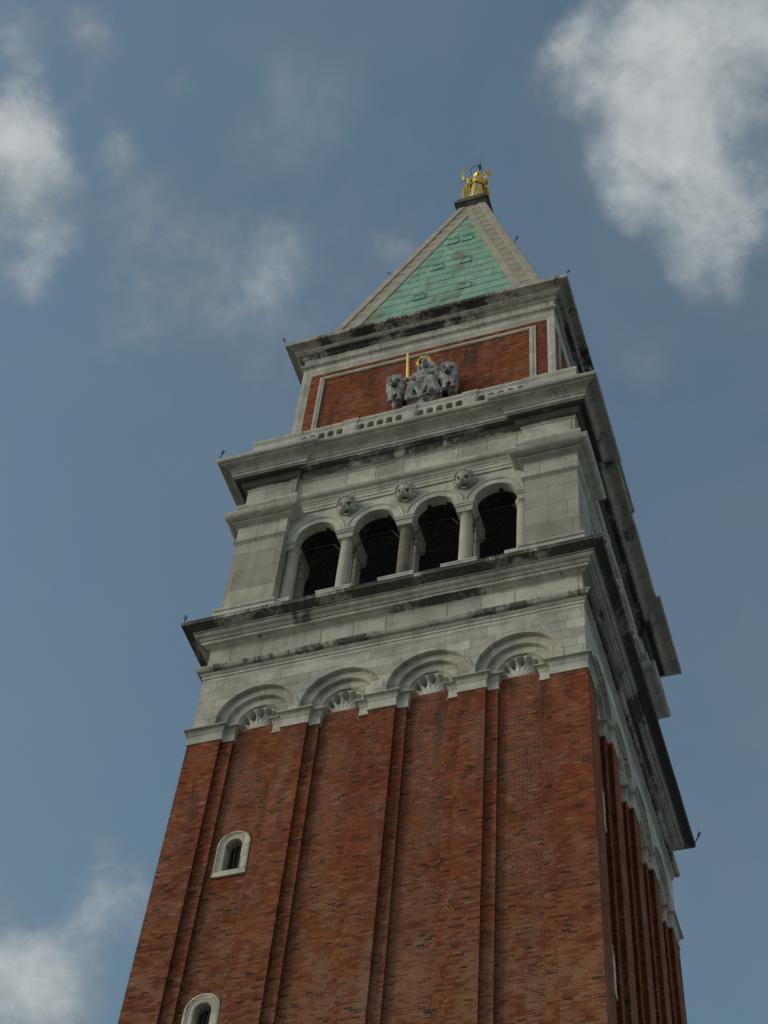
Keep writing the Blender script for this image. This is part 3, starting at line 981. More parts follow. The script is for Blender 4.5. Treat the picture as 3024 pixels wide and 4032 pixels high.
for cx in OC:
    ar = MB()
    arch_ring(ar, cx, 1.035, .685, ZS, ZS, [(0, -WW + .02), (0, -WW - .045), (.04, -WW - .065), (.16, -WW - .072), (.27, -WW - .055), (.32, -WW - .025), (.36, -WW - .02), (.40, -WW - .045), (1.0, -WW - .045), (1.0, -WW + .05)])
    o = ar.build('archivolt', M['stone'], TOWER, 25)
    for k in (1, 2, 3):
        turned(o, k)
    # inner dark brick arch behind, with toothed edge
    ia = MB()
    for i in range(15):
        t0, t1 = PI * i / 15, PI * (i + 1) / 15
        r_ = .56 + .09 * ((i * 7) % 3) / 2
        for t in (t0,):
            ia.add([(cx + r_ * math.cos(t0), -4.38, ZS + .12 + r_ * math.sin(t0)), (cx + r_ * math.cos(t1), -4.38, ZS + .12 + r_ * math.sin(t1)),
                    (cx + 1.0 * math.cos(t1), -4.38, ZS + .12 + 1.0 * math.sin(t1)), (cx + 1.0 * math.cos(t0), -4.38, ZS + .12 + 1.0 * math.sin(t0)),
                    (cx + r_ * math.cos(t0), -4.05, ZS + .12 + r_ * math.sin(t0)), (cx + r_ * math.cos(t1), -4.05, ZS + .12 + r_ * math.sin(t1)),
                    (cx + 1.0 * math.cos(t1), -4.05, ZS + .12 + 1.0 * math.sin(t1)), (cx + 1.0 * math.cos(t0), -4.05, ZS + .12 + 1.0 * math.sin(t0))],
                   [(0, 1, 2, 3), (4, 7, 6, 5), (0, 4, 5, 1), (3, 2, 6, 7)])
    o = ia.build('inner_arch', M['shade_stone'], TOWER)
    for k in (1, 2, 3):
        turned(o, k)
    # wire safety net in a light iron frame
    nt_ = MB()
    yn = -5.22
    x0, x1, zb, zt = cx - .84, cx + .84, 54.8, 57.75
    ff = [(x0, yn, zb), (x0, yn, zt), (x0 + .35, yn - .05, zt + .52), (x1 - .35, yn - .05, zt + .52), (x1, yn, zt), (x1, yn, zb)]
    nt_.tube(ff, .017, 6)
    for zz in (55.75, 56.75):
        nt_.tube([(x0, yn, zz), (x1, yn, zz)], .010, 5)
    o = nt_.build('net_frame', M['iron'], TOWER)
    nw = MB()
    st = .15
    hgt, wid = zt + .4 - zb, x1 - x0
    n = int((hgt + wid) / st)
    for i in range(1, n):
        s_ = i * st
        for sg in (1, -1):
            # lines z - zb = s_ - (x - x0), mirrored
            xa, za = (s_ if s_ < wid else wid), (0 if s_ < wid else s_ - wid)
            xb, zb2 = (0 if s_ < hgt else s_ - hgt), (s_ if s_ < hgt else hgt)
            pa = (x0 + xa, yn - .01, zb + za) if sg > 0 else (x1 - xa, yn - .014, zb + za)
            pb_ = (x0 + xb, yn - .01, zb + zb2) if sg > 0 else (x1 - xb, yn - .014, zb + zb2)
            nw.tube([pa, pb_], .0042, 3, False)
    nw.build('wire_net', M['wire'], o)
    for k in (1, 2, 3):
        turned(o, k)

# belfry interior: floor, timber ceiling and the bell frame's core, shade put in as near-black colour
it = MB()
it.box(-5.3, 5.3, -5.3, 5.3, 53.35, 53.55)
it.build('belfry_floor', M['timber'], TOWER)
it = MB()
it.box(-4.4, 4.4, -4.4, 4.4, 59.95, 60.1)
it.build('belfry_ceiling', M['timber'], TOWER)
it = MB()
for (xx, yy) in ((-1.9, -1.9), (1.9, -1.9), (1.9, 1.9), (-1.9, 1.9)):
    it.box(xx - .16, xx + .16, yy - .16, yy + .16, 53.55, 59.95)
for zz in (55.2, 57.2, 59.2):
    for q in (-1.9, 1.9):
        it.box(-4.2, 4.2, q - .13, q + .13, zz, zz + .28)
        it.box(q - .13, q + .13, -4.2, -2.07, zz, zz + .28)
        it.box(q - .13, q + .13, -1.73, 1.73, zz, zz + .28)
        it.box(q - .13, q + .13, 2.07, 4.2, zz, zz + .28)
it.box(-1.55, 1.55, -1.55, 1.55, 53.55, 59.95)
it.build('bell_frame', M['timber'], TOWER)

# ------------------------------------------------------------------ main entablature with projecting corners
RX = 4.115
D = .14
fr_ = [(-5.96, -5.96), (-RX, -5.96), (-RX, -5.96 + D), (RX, -5.96 + D), (RX, -5.96), (5.96, -5.96)]
EPL = quad4(fr_)
pr = [(-.45, 59.83), (-.06, 59.83), (-.055, 59.965), (-.03, 59.975), (-.025, 60.125), (.0, 60.14), (.004, 60.21), (.04, 60.235), (.055, 60.27)]
pr += cavetto((.06, 60.275), (.125, 60.36), 4) + [(.155, 60.37), (.185, 60.40), (.215, 60.45), (.228, 60.51), (.222, 60.56), (.20, 60.60), (.17, 60.625), (-.02, 60.64), (-.4, 60.65)]
mb = MB()
mb.sweep(stations(EPL), pr)
mb.build('architrave', M['stone'], TOWER, 25)
mb = MB()
mb.sweep(stations(EPL, joints=None), [(-.03, 60.6), (0, 60.6), (0, 61.65), (-.03, 61.65)])
mb.build('frieze', M['frieze'], TOWER)
pr = [(-.3, 61.62), (.004, 61.625), (.03, 61.645), (.034, 61.715), (.055, 61.725)] + ovolo((.06, 61.73), (.185, 61.85), 5) + [(.20, 61.86), (.205, 61.90), (.225, 61.935)]
pr += [(.24, 62.045), (.345, 62.05), (.352, 62.008), (.425, 62.01), (.436, 62.10), (.492, 62.108), (.506, 62.225), (.46, 62.232), (.46, 62.252), (.515, 62.256)]
pr += cavetto((.52, 62.26), (.80, 62.47), 7) + [(.83, 62.475), (.872, 62.478), (.878, 62.512), (.83, 62.516), (.83, 62.536), (.915, 62.538), (.965, 62.555), (.998, 62.595), (1.012, 62.64), (1.012, 62.69), (.99, 62.725), (.95, 62.76), (.4, 62.80), (-.8, 62.84)]
mb = MB()
mb.sweep(stations(EPL), pr)
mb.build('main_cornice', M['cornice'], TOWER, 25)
mb = MB()
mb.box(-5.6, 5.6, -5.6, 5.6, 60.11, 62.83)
mb.build('belfry_roof_slab', M['shade_stone'], TOWER)

# ------------------------------------------------------------------ lion heads on the belfry spandrels


def sculpt(mb, name, mat, parent, voxel, smooth=2, dents=(), loc=None):
    """fuse overlapping volumes into one continuous carved surface"""
    o = mb.build(name, mat, parent)
    md = o.modifiers.new('r', 'REMESH')
    md.mode = 'VOXEL'
    md.voxel_size = voxel
    md.use_smooth_shade = True
    if smooth:
        ms = o.modifiers.new('s', 'SMOOTH')
        ms.factor = .5
        ms.iterations = smooth
    bake(o)
    if not o.data.materials:
        o.data.materials.append(mat)
    o.data.polygons.foreach_set('use_smooth', [True] * len(o.data.polygons))
    for (c, r, push) in dents:
        c, push = Vector(c), Vector(push)
        for v in o.data.vertices:
            d = (v.co - c).length
            if d < r:
                v.co += push * (1 - (d / r) ** 2) ** 1.5
    if loc:
        o.location = loc
    return o


def lion_head_mb(mb, c, s, yaw=0.0, mane=True, pitch=0.0):
    """a lion's head looking along -y; s is half the head's height"""
    c = Vector(c)
    rot = Matrix.Rotation(yaw, 3, 'Z') @ Matrix.Rotation(pitch, 3, 'X')

    def P(x, y, z):
        return tuple(c + rot @ Vector((x * s, y * s, z * s)))
    B = lambda x, y, z, r: mb.ball(P(x, y, z), tuple(q * s for q in r) if isinstance(r, tuple) else r * s, 12, 8, rot)
    B(0, 0, .05, (.72, .62, .80))                     # skull
    B(0, -.62, -.22, (.36, .42, .30))                # muzzle
    B(0, -.55, .08, (.22, .48, .26))                 # bridge of the nose
    B(0, -.98, -.08, (.20, .14, .13))                # nose
    B(-.17, -.86, -.28, (.22, .20, .18))
    B(.17, -.86, -.28, (.22, .20, .18))
    B(0, -.62, -.68, (.28, .30, .15))                # lower jaw
    B(-.36, -.45, .28, (.22, .2, .12))
    B(.36, -.45, .28, (.22, .2, .12))                # brows
    B(-.48, -.35, -.25, (.28, .3, .34))
    B(.48, -.35, -.25, (.28, .3, .34))               # cheeks
    if mane:
        for i in range(17):
            t = -PI * .5 + 2 * PI * i / 17
            B(.82 * math.cos(t), .02, .05 + .86 * math.sin(t), (.20, .34, .20))
        for i in range(15):
            t = 2 * PI * i / 15
            B(.72 * math.cos(t), .25, .05 + .75 * math.sin(t), (.24, .3, .24))
    B(-.58, -.22, .66, (.15, .12, .18))
    B(.58, -.22, .66, (.15, .12, .18))               # ears
    dents = [(P(-.29, -.60, .12), .22 * s, rot @ Vector((0, .42 * s, -.02 * s))), (P(.29, -.60, .12), .22 * s, rot @ Vector((0, .42 * s, -.02 * s))),
             (P(0, -.80, -.52), .32 * s, rot @ Vector((0, .70 * s, .02 * s)))]
    return dents


for lx, lz in ((-2.08, 59.50), (0.0, 59.52), (2.08, 59.50)):
    mb = MB()
    dn = lion_head_mb(mb, (lx, -5.83, lz), .405, 0.0, True, R(42))
    o = sculpt(mb, 'lion_head', M['carved'], TOWER, .020, 1, dn)
    turned(o, 1)

# ------------------------------------------------------------------ balustrade
bal = MB()
ZB0, ZB1 = 62.80, 64.40
PBX = [-2.29, -.04, 2.235]
gaps = [(-4.27, -2.53), (-2.05, -.27), (.18, 2.0), (2.47, 4.27)]
yo, yi = -6.10, -5.50
for (ga, gb) in gaps:
    nA = 5
    stp = (gb - ga) / nA
    for i in range(nA):
        cx = ga + stp * (i + .5)
        arch_plate(bal, ga + stp * i, ga + stp * (i + 1), cx, .128, ZB1 - .20, ZB0 + .25, ZB1 + .05, yo)
        arch_soffit(bal, cx, .128, ZB1 - .20, ZB0 + .25, yo, yo + .22)
    for i in range(nA):
        cx = ga + stp * (i + .5)
        arch_plate(bal, ga + stp * (i + 1), ga + stp * i, cx, .128, ZB1 - .20, ZB0 + .25, ZB1 + .05, yo + .22)
    bal.box(ga, gb, yo - .02, yi + .02, ZB0 - .02, ZB0 + .25)
o = bal.build('balustrade_arcade', M['stone'], TOWER, 30)
for k in (1, 2, 3):
    turned(o, k)
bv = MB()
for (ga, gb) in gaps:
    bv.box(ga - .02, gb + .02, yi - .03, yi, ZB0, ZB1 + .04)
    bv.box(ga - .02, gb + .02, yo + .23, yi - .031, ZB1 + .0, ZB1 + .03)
o = bv.build('balustrade_shade_backing', M['shade_stone'], TOWER)  # near-black backing put in so the openings read as a shaded void
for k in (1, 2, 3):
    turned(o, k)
for px in PBX:
    b_ = MB()
    b_.box(px - .235, px + .235, yo - .055, yi + .05, ZB0 - .02, ZB1)
    b_.box(px - .175, px + .175, yo - .07, yo - .05, ZB0 + .3, ZB1 - .16)
    o = b_.build('balustrade_post', M['stone'], TOWER)
    for k in (1, 2, 3):
        turned(o, k)
cb = MB()
cb.sweep(stations([(-6.10, -6.10), (-4.27, -6.10), (-4.27, -5.74), (-5.74, -5.74), (-5.74, -4.27), (-6.10, -4.27)], joints=None), [(0, ZB0 - .02), (0.005, ZB1)])
cb.box(-6.05, -4.3, -6.06, -5.78, ZB1 - .1, ZB1 + .02)
o = cb.build('balustrade_corner', M['stone'], TOWER)
for k in (1, 2, 3):
    turned(o, k)
BPL = quad4([(-6.10, -6.10), (-4.24, -6.10)] + [(-4.24, -6.075)] + sum([[(px - .235, -6.075), (px - .235, -6.12), (px + .235, -6.12), (px + .235, -6.075)] for px in PBX], []) + [(4.24, -6.075), (4.24, -6.10), (6.10, -6.10)])
pr = [(-.3, ZB1 - .03), (-.01, ZB1 - .03), (.0, ZB1 + .005), (.0, ZB1 + .08), (.018, ZB1 + .09), (.02, ZB1 + .15), (.04, ZB1 + .165), (.052, ZB1 + .235), (.055, ZB1 + .30), (.0, ZB1 + .32), (-.42, ZB1 + .32), (-.42, ZB1 - .02)]
mb = MB()
mb.sweep(stations(BPL, joints=None), pr)
mb.build('balustrade_coping', M['stone'], TOWER, 20)

# ------------------------------------------------------------------ attic
WA = 5.172
at = MB()
at.prism(square(4.82 + .29), 62.80, 71.06)
at.build('attic_wall', M['attic_brick'], TOWER)
XB0, XB1, ZTB = -4.815, 4.87, 70.57
fr2 = MB()
# corner strips with a cavetto towards the brick, and the head band
for (xa, xb, sgn) in ((-WA, XB0, 1), (WA, XB1, -1)):
    sec = [(xa, -WA), (xa + sgn * .155, -WA), (xa + sgn * .165, -WA + .012), (xa + sgn * .185, -WA + .012), (xa + sgn * .25, -WA + .035), (xa + sgn * .29, -WA + .052), (xb, -5.113), (xb, -5.05)]
    pts = []
    for (x_, y_) in sec:
        pts.append((x_, y_))
    b = len(fr2.v)
    for zz in (62.8, 71.03):
        for (x_, y_) in pts:
            fr2.v.append((x_, y_, zz))
    n = len(pts)
    for q in range(n - 1):
        fr2.f.append((b + q, b + q + 1, b + n + q + 1, b + n + q) if sgn > 0 else (b + q + 1, b + q, b + n + q, b + n + q + 1))
sec = [(ZTB, -5.05), (ZTB, -5.113), (ZTB + .06, -WA + .052), (ZTB + .10, -WA + .035), (ZTB + .19, -WA + .012), (ZTB + .21, -WA + .012), (ZTB + .225, -WA - .001), (71.04, -WA - .001)]
b = len(fr2.v)
for (zz, yy) in sec:
    ins = 0.0 if yy <= -WA else (WA + yy) * 0 + .155
    fr2.v += [(-WA + .10, yy, zz), (WA - .10, yy, zz)]
for q in range(len(sec) - 1):
    fr2.f.append((b + 2 * q, b + 2 * q + 1, b + 2 * q + 3, b + 2 * q + 2))
o = fr2.build('attic_frame', M['stone'], TOWER, 25)
for k in (1, 2, 3):
    turned(o, k)
pf = MB()
XO0, XI0, XI1, XO1, ZO, ZI = -4.40, -4.195, 4.175, 4.432, 70.22, 70.03
yb, yp = -5.09, -5.185
for (xa, xb, za, zb) in ((XO0, XI0, 62.9, ZO), (XI1, XO1, 62.9, ZO)):
    wdt = xb - xa
    pf.box(xa, xb, yp + .025, yb, za, zb)
    pf.box(xa + wdt * .10, xa + wdt * .55, yp, yp + .03, za, zb - .03)
pf.box(XI0 - .01, XI1 + .01, yp + .026, yb, ZI, ZO - .002)
pf.box(XI0 - .1, XI1 + .1, yp + .001, yp + .03, ZI + .05, ZO - .035)
o = pf.build('panel_frame', M['stone'], TOWER)
for k in (1, 2, 3):
    turned(o, k)
SA = square(WA)
pr = [(-.3, 71.00), (.005, 71.005), (.01, 71.06), (.028, 71.07), (.034, 71.125), (.05, 71.13)] + ovolo((.055, 71.135), (.125, 71.20), 4) + [(.135, 71.205), (.138, 71.245), (.02, 71.27), (.015, 71.53)]
pr += [(.02, 71.80), (.05, 71.815)] + ovolo((.055, 71.82), (.115, 71.875), 4) + [(.118, 71.905), (.145, 71.94), (.27, 71.945), (.285, 71.955), (.288, 72.0), (.335, 72.01), (.348, 72.03), (.375, 72.085), (.378, 72.11), (.335, 72.113), (.335, 72.13), (.385, 72.134)]
pr += cavetto((.395, 72.135), (.67, 72.22), 4) + [(.705, 72.225), (.722, 72.345), (.730, 72.35), (.732, 72.39), (.3, 72.46), (-.6, 72.50)]
mb = MB()
mb.sweep(stations(SA), pr)
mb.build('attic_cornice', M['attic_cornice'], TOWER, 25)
mb = MB()
mb.box(-5.1, 5.1, -5.1, 5.1, 71.1, 72.47)
mb.build('spire_base', M['spire_stone'], TOWER)

# ------------------------------------------------------------------ spire
SP_W, SP_Z, SP_S = .662, 92.891, 4.642


def spw(z):
    return SP_W + (SP_Z - z) / SP_S


ZBASE = 72.40
ROW = 1.085


def sp_pt(off, z, out=0.0, side=-1):
    """a point of the front slope: off metres in from the hip, lifted by out"""
    ww = spw(z)
    nl = 1 / math.sqrt(1 + (1 / SP_S) ** 2)
    x = (ww - off)
    return (side * x, -(ww) - out * nl, z + out * nl / SP_S)


B1, B2, B3 = .36, .84, 1.165            # hip strip, ribbed band, inner strip
ZTOP = 92.75
zap = SP_Z - (B3 - SP_W) * SP_S      # apex of the copper
cop = MB()
zr = math.floor(ZBASE / ROW) * ROW
while zr < zap - .05:
    za, zb = max(zr, ZBASE), min(zr + ROW, zap)
    xa, xb = spw(za) - B3, max(spw(zb) - B3, 0.0)
    # each row laps over the one below: its foot stands 25 mm proud
    ya, yb2 = -(spw(za)) - .024, -(spw(zb)) - .004
    cop.add([(-xa - .04, ya, za), (xa + .04, ya, za), (xb + .04, yb2, zb), (-xb - .04, yb2, zb), (-xa - .04, ya + .08, za), (xa + .04, ya + .08, za)],
            [(0, 1, 2, 3), (1, 0, 4, 5)])
    zr += ROW
o = cop.build('copper_roof', M['copper'], TOWER)
for k in (1, 2, 3):
    turned(o, k)
for (cx, z0, z1) in ((-.31, 85.50, 86.40), (.41, 85.45, 86.38), (-.64, 81.30, 82.10), (.70, 81.28, 82.05), (-.98, 76.90, 77.66), (1.06, 76.95, 77.68)):
    h = MB()
    hw = .265
    # a raised hatch with a lip: frame of four bars and a sunken lid
    def hp(x, z, o_):
        return (x, -spw(z) - o_, z)
    for (xa, xb, za, zb, o_) in ((cx - hw, cx + hw, z0, z1, .045),):
        pass
    bars = [(cx - hw, cx + hw, z1 - .07, z1, .085), (cx - hw, cx + hw, z0, z0 + .05, .065), (cx - hw, cx - hw + .05, z0 + .05, z1 - .07, .065), (cx + hw - .05, cx + hw, z0 + .05, z1 - .07, .065)]
    for (xa, xb, za, zb, o_) in bars:
        h.add([hp(xa, za, -.02), hp(xb, za, -.02), hp(xb, zb, -.02), hp(xa, zb, -.02), hp(xa, za, o_), hp(xb, za, o_), hp(xb, zb, o_), hp(xa, zb, o_)],
              [(4, 5, 6, 7), (0, 1, 5, 4), (1, 2, 6, 5), (2, 3, 7, 6), (3, 0, 4, 7)])
    h.add([hp(cx - hw, z0, .05), hp(cx + hw, z0, .05), hp(cx + hw, z1, .05), hp(cx - hw, z1, .05)], [(0, 1, 2, 3)])
    o = h.build('roof_hatch', M['copper'], TOWER)
    turned(o, 1)

for side in (-1, 1):
    # inner strip, stepped band of slabs and hip strip of one slope
    s = MB()

    def strip(o0, o1, h0, h1, z0=ZBASE, z1=ZTOP):
        """a flat band with an edge on each side"""
        p = [sp_pt(o0, z0, -.05, side), sp_pt(o0, z0, h0, side), sp_pt(o1, z0, h1, side), sp_pt(o1, z0, -.05, side)]
        zt0 = min(z1, SP_Z - (o0 - SP_W) * SP_S if o0 > SP_W else z1)
        zt1 = min(z1, SP_Z - (o1 - SP_W) * SP_S if o1 > SP_W else z1)
        q = [sp_pt(o0, zt0, -.05, side), sp_pt(o0, zt0, h0, side), sp_pt(o1, zt1, h1, side), sp_pt(o1, zt1, -.05, side)]
        fs = [(0, 1, 5, 4), (1, 2, 6, 5), (2, 3, 7, 6)]
        if side < 0:
            pass
        else:
            fs = [tuple(reversed(f)) for f in fs]
        s.add(p + q, fs)
    strip(B2, B3, .055, .055)
    strip(B2 - .06, B2, .035, .045)
    strip(B1 - .13, B1, .09, .075)
    strip(-.015, B1 - .13, .062, .085)
    o = s.build('hip_rib', M['spire_stone'], TOWER)
    for k in (1, 2, 3):
        turned(o, k)
    s = MB()
    STP = 1.085
    zl = []
    z = ZBASE
    while z < ZTOP:
        zl += [(z, .034), (min(z + STP * .42, ZTOP), .034), (min(z + STP * .42, ZTOP), .018), (min(z + STP, ZTOP), .018)]
        z += STP
    for (zz, hh) in zl:
        z1c = min(zz, SP_Z - (B2 - .05 - SP_W) * SP_S)
        s.v += [sp_pt(B1 - .01, zz, hh, side), sp_pt(B2 - .05, z1c, hh, side)]
    for q in range(len(zl) - 1):
        f = (2 * q, 2 * q + 1, 2 * q + 3, 2 * q + 2)
        s.f.append(f if side < 0 else tuple(reversed(f)))
    o = s.build('slab_band', M['rib_light'], TOWER)
    o.data.materials.append(M['rib_dark'])
    for q, p in enumerate(o.data.polygons):
        p.material_index = 1 if q % 4 in (1, 2) else 0
    for k in (1, 2, 3):
        turned(o, k)
# core behind the roof
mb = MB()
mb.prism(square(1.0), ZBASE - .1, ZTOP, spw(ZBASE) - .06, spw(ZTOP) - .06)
mb.build('spire_core', M['shade_stone'], TOWER)

# spire cap: collar, blackened cornice block, pedestal
mb = MB()
mb.sweep(stations(square(.66), joints=None), [(-.2, 92.55), (-.02, 92.55), (.02, 92.62), (.03, 92.85), (-.0, 92.88), (-.2, 92.9)])
mb.build('spire_collar', M['spire_stone'], TOWER, 25)
mb = MB()
pr = [(-.2, 92.86), (.02, 92.87), (.04, 92.95), (.09, 92.99), (.10, 93.05)] + cavetto((.12, 93.06), (.22, 93.18), 4) + [(.245, 93.19), (.25, 93.33), (.235, 93.40), (.12, 93.44), (.11, 93.66), (.135, 93.69), (.135, 93.80), (.06, 93.85), (-.5, 93.88)]
mb.sweep(stations(square(.66), joints=(.4, .6), margin=.2), pr)
mb.prism(square(.565), 93.8, 94.36)
mb.build('spire_cap', M['cap_stone'], TOWER, 25)
mb = MB()
mb.lathe((0, 0, 0), [(.50, 94.3), (.49, 94.46), (.44, 94.62), (.36, 94.76), (.2, 94.82)], 18)
mb.build('statue_pedestal', M['cap_stone'], TOWER, 40)

# ------------------------------------------------------------------ gilded angel on the spire
AZ = 94.78
AS = .82
ANG = empty('angel_statue', (0, 0, AZ), 'gilded angel with raised arm and folded wings standing on the tip of the spire', 'statue', None, R(24))
ANG.scale = (AS, AS, AS)
a = MB()
# skirts
a.tube([(0, 0, 0.0), (0, -.02, .8), (0, -.02, 1.6), (0, 0, 2.35)], [.50, .46, .40, .33], 18)
for i in range(16):
    t = 2 * PI * i / 16 + .1 * math.sin(i * 5)
    rr = .47 + .03 * math.sin(i * 3.7)
    a.limb([(rr * math.cos(t), rr * math.sin(t), .02, .075), (rr * .90 * math.cos(t + .08), rr * .90 * math.sin(t + .08), .9, .065), (.33 * math.cos(t + .12), .33 * math.sin(t + .12), 2.2, .045)], 6)
a.limb([(-.14, -.16, 2.2, .17), (-.17, -.42, 1.35, .19), (-.18, -.30, .3, .15)])      # knees pressing through the cloth
a.limb([(.16, -.14, 2.2, .17), (.17, -.33, 1.35, .17), (.18, -.28, .3, .15)])
# overskirt flaring at the hip
for i in range(22):
    t = 2 * PI * i / 22
    rr = .50 + .035 * math.sin(i * 2.9)
    a.limb([(.30 * math.cos(t), .26 * math.sin(t), 2.62, .07), (rr * math.cos(t), rr * .92 * math.sin(t), 2.14 + .05 * math.sin(i * 1.7), .055)], 6)
# torso, neck, head
a.tube([(0, 0, 2.25), (0, 0, 2.6), (0, -.02, 3.0), (0, 0, 3.28), (0, 0, 3.42)], [.33, .29, .35, .33, .14], 14)
a.limb([(-.36, 0, 3.22, .16), (0, -.02, 3.27, .20), (.36, 0, 3.22, .16)])
a.limb([(0, 0, 3.3, .13), (0, -.05, 3.7, .12)])
a.ball((0, -.10, 3.93), (.215, .24, .29), 14, 10)
a.ball((0, -.32, 3.90), (.045, .07, .09), 8, 6)
a.ball((0, -.27, 3.74), (.10, .09, .08), 8, 6)
for i in range(11):
    t = -PI * .12 + PI * 1.24 * i / 10
    a.ball((.22 * math.cos(t), -.02 - .05 * math.sin(t), 3.98 + .25 * math.sin(t)), .095, 8, 6)
for i in range(7):
    t = PI * i / 6
    a.ball((.23 * math.cos(t), .08 + .10 * math.sin(t), 3.80), .10, 8, 6)
a.limb([(-.22, .05, 3.8, .09), (-.24, .10, 3.55, .08)], 6)
a.limb([(.22, .05, 3.8, .09), (.24, .10, 3.55, .08)], 6)
# raised right arm with bent wrist and pointing finger
a.limb([(-.40, -.02, 3.22, .14), (-.62, .02, 3.16, .115), (-.86, .06, 3.26, .10), (-.97, .06, 3.72, .085), (-.99, .05, 4.30, .066), (-.97, .04, 4.55, .06)])
a.limb([(-.97, .04, 4.58, .068), (-.90, .02, 4.76, .06)])
for q_, (dx, dy, ln) in enumerate(((.0, .05, .18), (.03, .0, .25), (.02, -.05, .18), (.0, -.09, .13))):
    x0 = -.90 + dx
    a.limb([(x0, .02 + dy, 4.78, .030), (x0 + .07, .02 + dy, 4.78 + ln * .55, .026), (x0 + .13, .01 + dy, 4.76 + ln * .8, .02)], 6)
a.limb([(-.92, -.03, 4.68, .03), (-.83, -.07, 4.74, .025), (-.78, -.07, 4.80, .02)], 6)
a.limb([(-.36, -.02, 3.30, .14), (-.58, .0, 3.02, .12), (-.56, .02, 2.70, .07)], 8)        # hanging sleeve
# left arm bent in front, closed on the lily stalk
a.limb([(.40, -.02, 3.20, .15), (.58, -.05, 2.86, .125), (.62, -.16, 2.62, .11), (.52, -.40, 2.72, .085), (.46, -.50, 2.80, .07)])
for j in range(4):
    z0 = 2.74 + j * .045
    a.limb([(.45, -.52, z0, .03), (.50, -.60, z0 + .01, .027), (.57, -.57, z0 + .01, .023)], 6)
a.limb([(.46, -.50, 2.86, .032), (.52, -.50, 2.93, .026)], 6)
a.limb([(.36, -.02, 3.28, .14), (.55, .02, 2.9, .13), (.58, .02, 2.4, .09)], 8)
sculpt(a, 'body', M['gold'], ANG, .024, 1)


def wing(side):
    wv = MB()
    # rows of feathers laid on a folded wing surface: u across (body to outer edge), v from the shoulder down
    def S(u, v):
        x = side * (.20 + .66 * math.sin(PI * min(1, .12 + v * .62)) ** .8 * u + .05 * v)
        y = .34 + .16 * u * (1 - u) + .10 * v - .10 * u
        z = 3.70 - 3.05 * v - .45 * u * (1 - v) ** 2 + .15 * u * v
        return Vector((x, y, z))
    nu, nv = 10, 26
    grid = [[S(i / nu, j / nv) for i in range(nu + 1)] for j in range(nv + 1)]
    b = 0
    for j in range(nv + 1):
        for i in range(nu + 1):
            wv.v.append(tuple(grid[j][i] + Vector((0, -.035, 0))))
    o2 = len(wv.v)
    for j in range(nv + 1):
        for i in range(nu + 1):
            wv.v.append(tuple(grid[j][i] + Vector((0, .05, 0))))
    w1 = nu + 1
    for j in range(nv):
        for i in range(nu):
            p = j * w1 + i
            wv.f.append((p, p + 1, p + w1 + 1, p + w1))
            wv.f.append((o2 + p, o2 + p + w1, o2 + p + w1 + 1, o2 + p + 1))
    for j in range(nv):
        for i, fl in ((0, 0), (nu, 1)):
            p = j * w1 + i
            wv.f.append((p, p + w1, o2 + p + w1, o2 + p) if not fl else (p + w1, p, o2 + p, o2 + p + w1))
    for i in range(nu):
        wv.f.append((i + 1, i, o2 + i, o2 + i + 1))
        p = nv * w1 + i
        wv.f.append((p, p + 1, o2 + p + 1, o2 + p))
    # scalloped covert feathers and long flight feathers in relief
    for j in range(1, 9):
        for i in range(6):
            c = S((i + .5 + .5 * (j % 2)) / 6.5, j / 16)
            wv.ball(c + Vector((0, -.05, 0)), (.085, .035, .11), 8, 6)
    for i in range(8):
        pts = [S((i + .5) / 8, .5 + .5 * q / 5) + Vector((0, -.04, 0)) for q in range(6)]
        wv.tube(pts, [.05, .055, .055, .05, .04, .015], 6)
    wv.tube([S(q / 6, .0) for q in range(7)] + [S(1, q / 6) for q in range(1, 7)], .05, 8)
    return wv


for sd in (-1, 1):
    wing(sd).build('wing', M['gold'], ANG, 50)
h = MB()
hr = [(-.10 + .39 * math.cos(2 * PI * i / 40), -.06 + .39 * math.sin(2 * PI * i / 40), 4.52) for i in range(41)]
h.tube(hr, .022, 6, False)
h.tube([(0.0, .10, 4.10), (-.02, .31, 4.52)], .018, 6)
h.build('halo', M['halo'], ANG)
# lily stalk held in the hand
ly = MB()
import random as _r
rot_a = Matrix.Rotation(R(24), 3, 'Z')


def AP(x, y, z):
    return tuple((rot_a @ Vector((x - .05, y, z - .05))) * AS + Vector((0, 0, AZ)))


ly.tube([AP(.50, -.54, 2.25), AP(.53, -.55, 2.8), AP(.56, -.52, 3.2), AP(.60, -.46, 3.55)], .02, 6)
for (dx, dy, dz, s_) in ((-.16, -.04, 3.42, .075), (.0, -.08, 3.48, .085), (.16, .02, 3.40, .08), (.06, .05, 3.60, .085), (-.08, .04, 3.62, .075), (.22, .04, 3.58, .07), (.12, -.04, 3.26, .07), (.25, .0, 3.32, .06)):
    c = (.58 + dx, -.48 + dy, dz)
    ly.tube([AP(.57, -.49, dz - .22), AP(*c)], [.012, .018], 5)
    for q in range(6):
        t = 2 * PI * q / 6
        ly.tube([AP(*c), AP(c[0] + s_ * .8 * math.cos(t), c[1] + s_ * .8 * math.sin(t), c[2] + .09), AP(c[0] + s_ * 1.6 * math.cos(t), c[1] + s_ * 1.6 * math.sin(t), c[2] + .10)], [.02, .03, .005], 5)
for (z_, t) in ((2.45, .3), (2.65, 2.4), (2.95, 4.0), (3.1, 1.0), (2.3, 5.2)):
    ly.tube([AP(.53, -.54, z_), AP(.53 + .13 * math.cos(t), -.54 + .13 * math.sin(t), z_ + .12), AP(.53 + .26 * math.cos(t), -.54 + .26 * math.sin(t), z_ + .12)], [.015, .035, .004], 5)
tag(ly.build('lily_branch', M['gold'], None), 'gilded lily branch with open flowers held in the hand of the angel', 'lily branch')
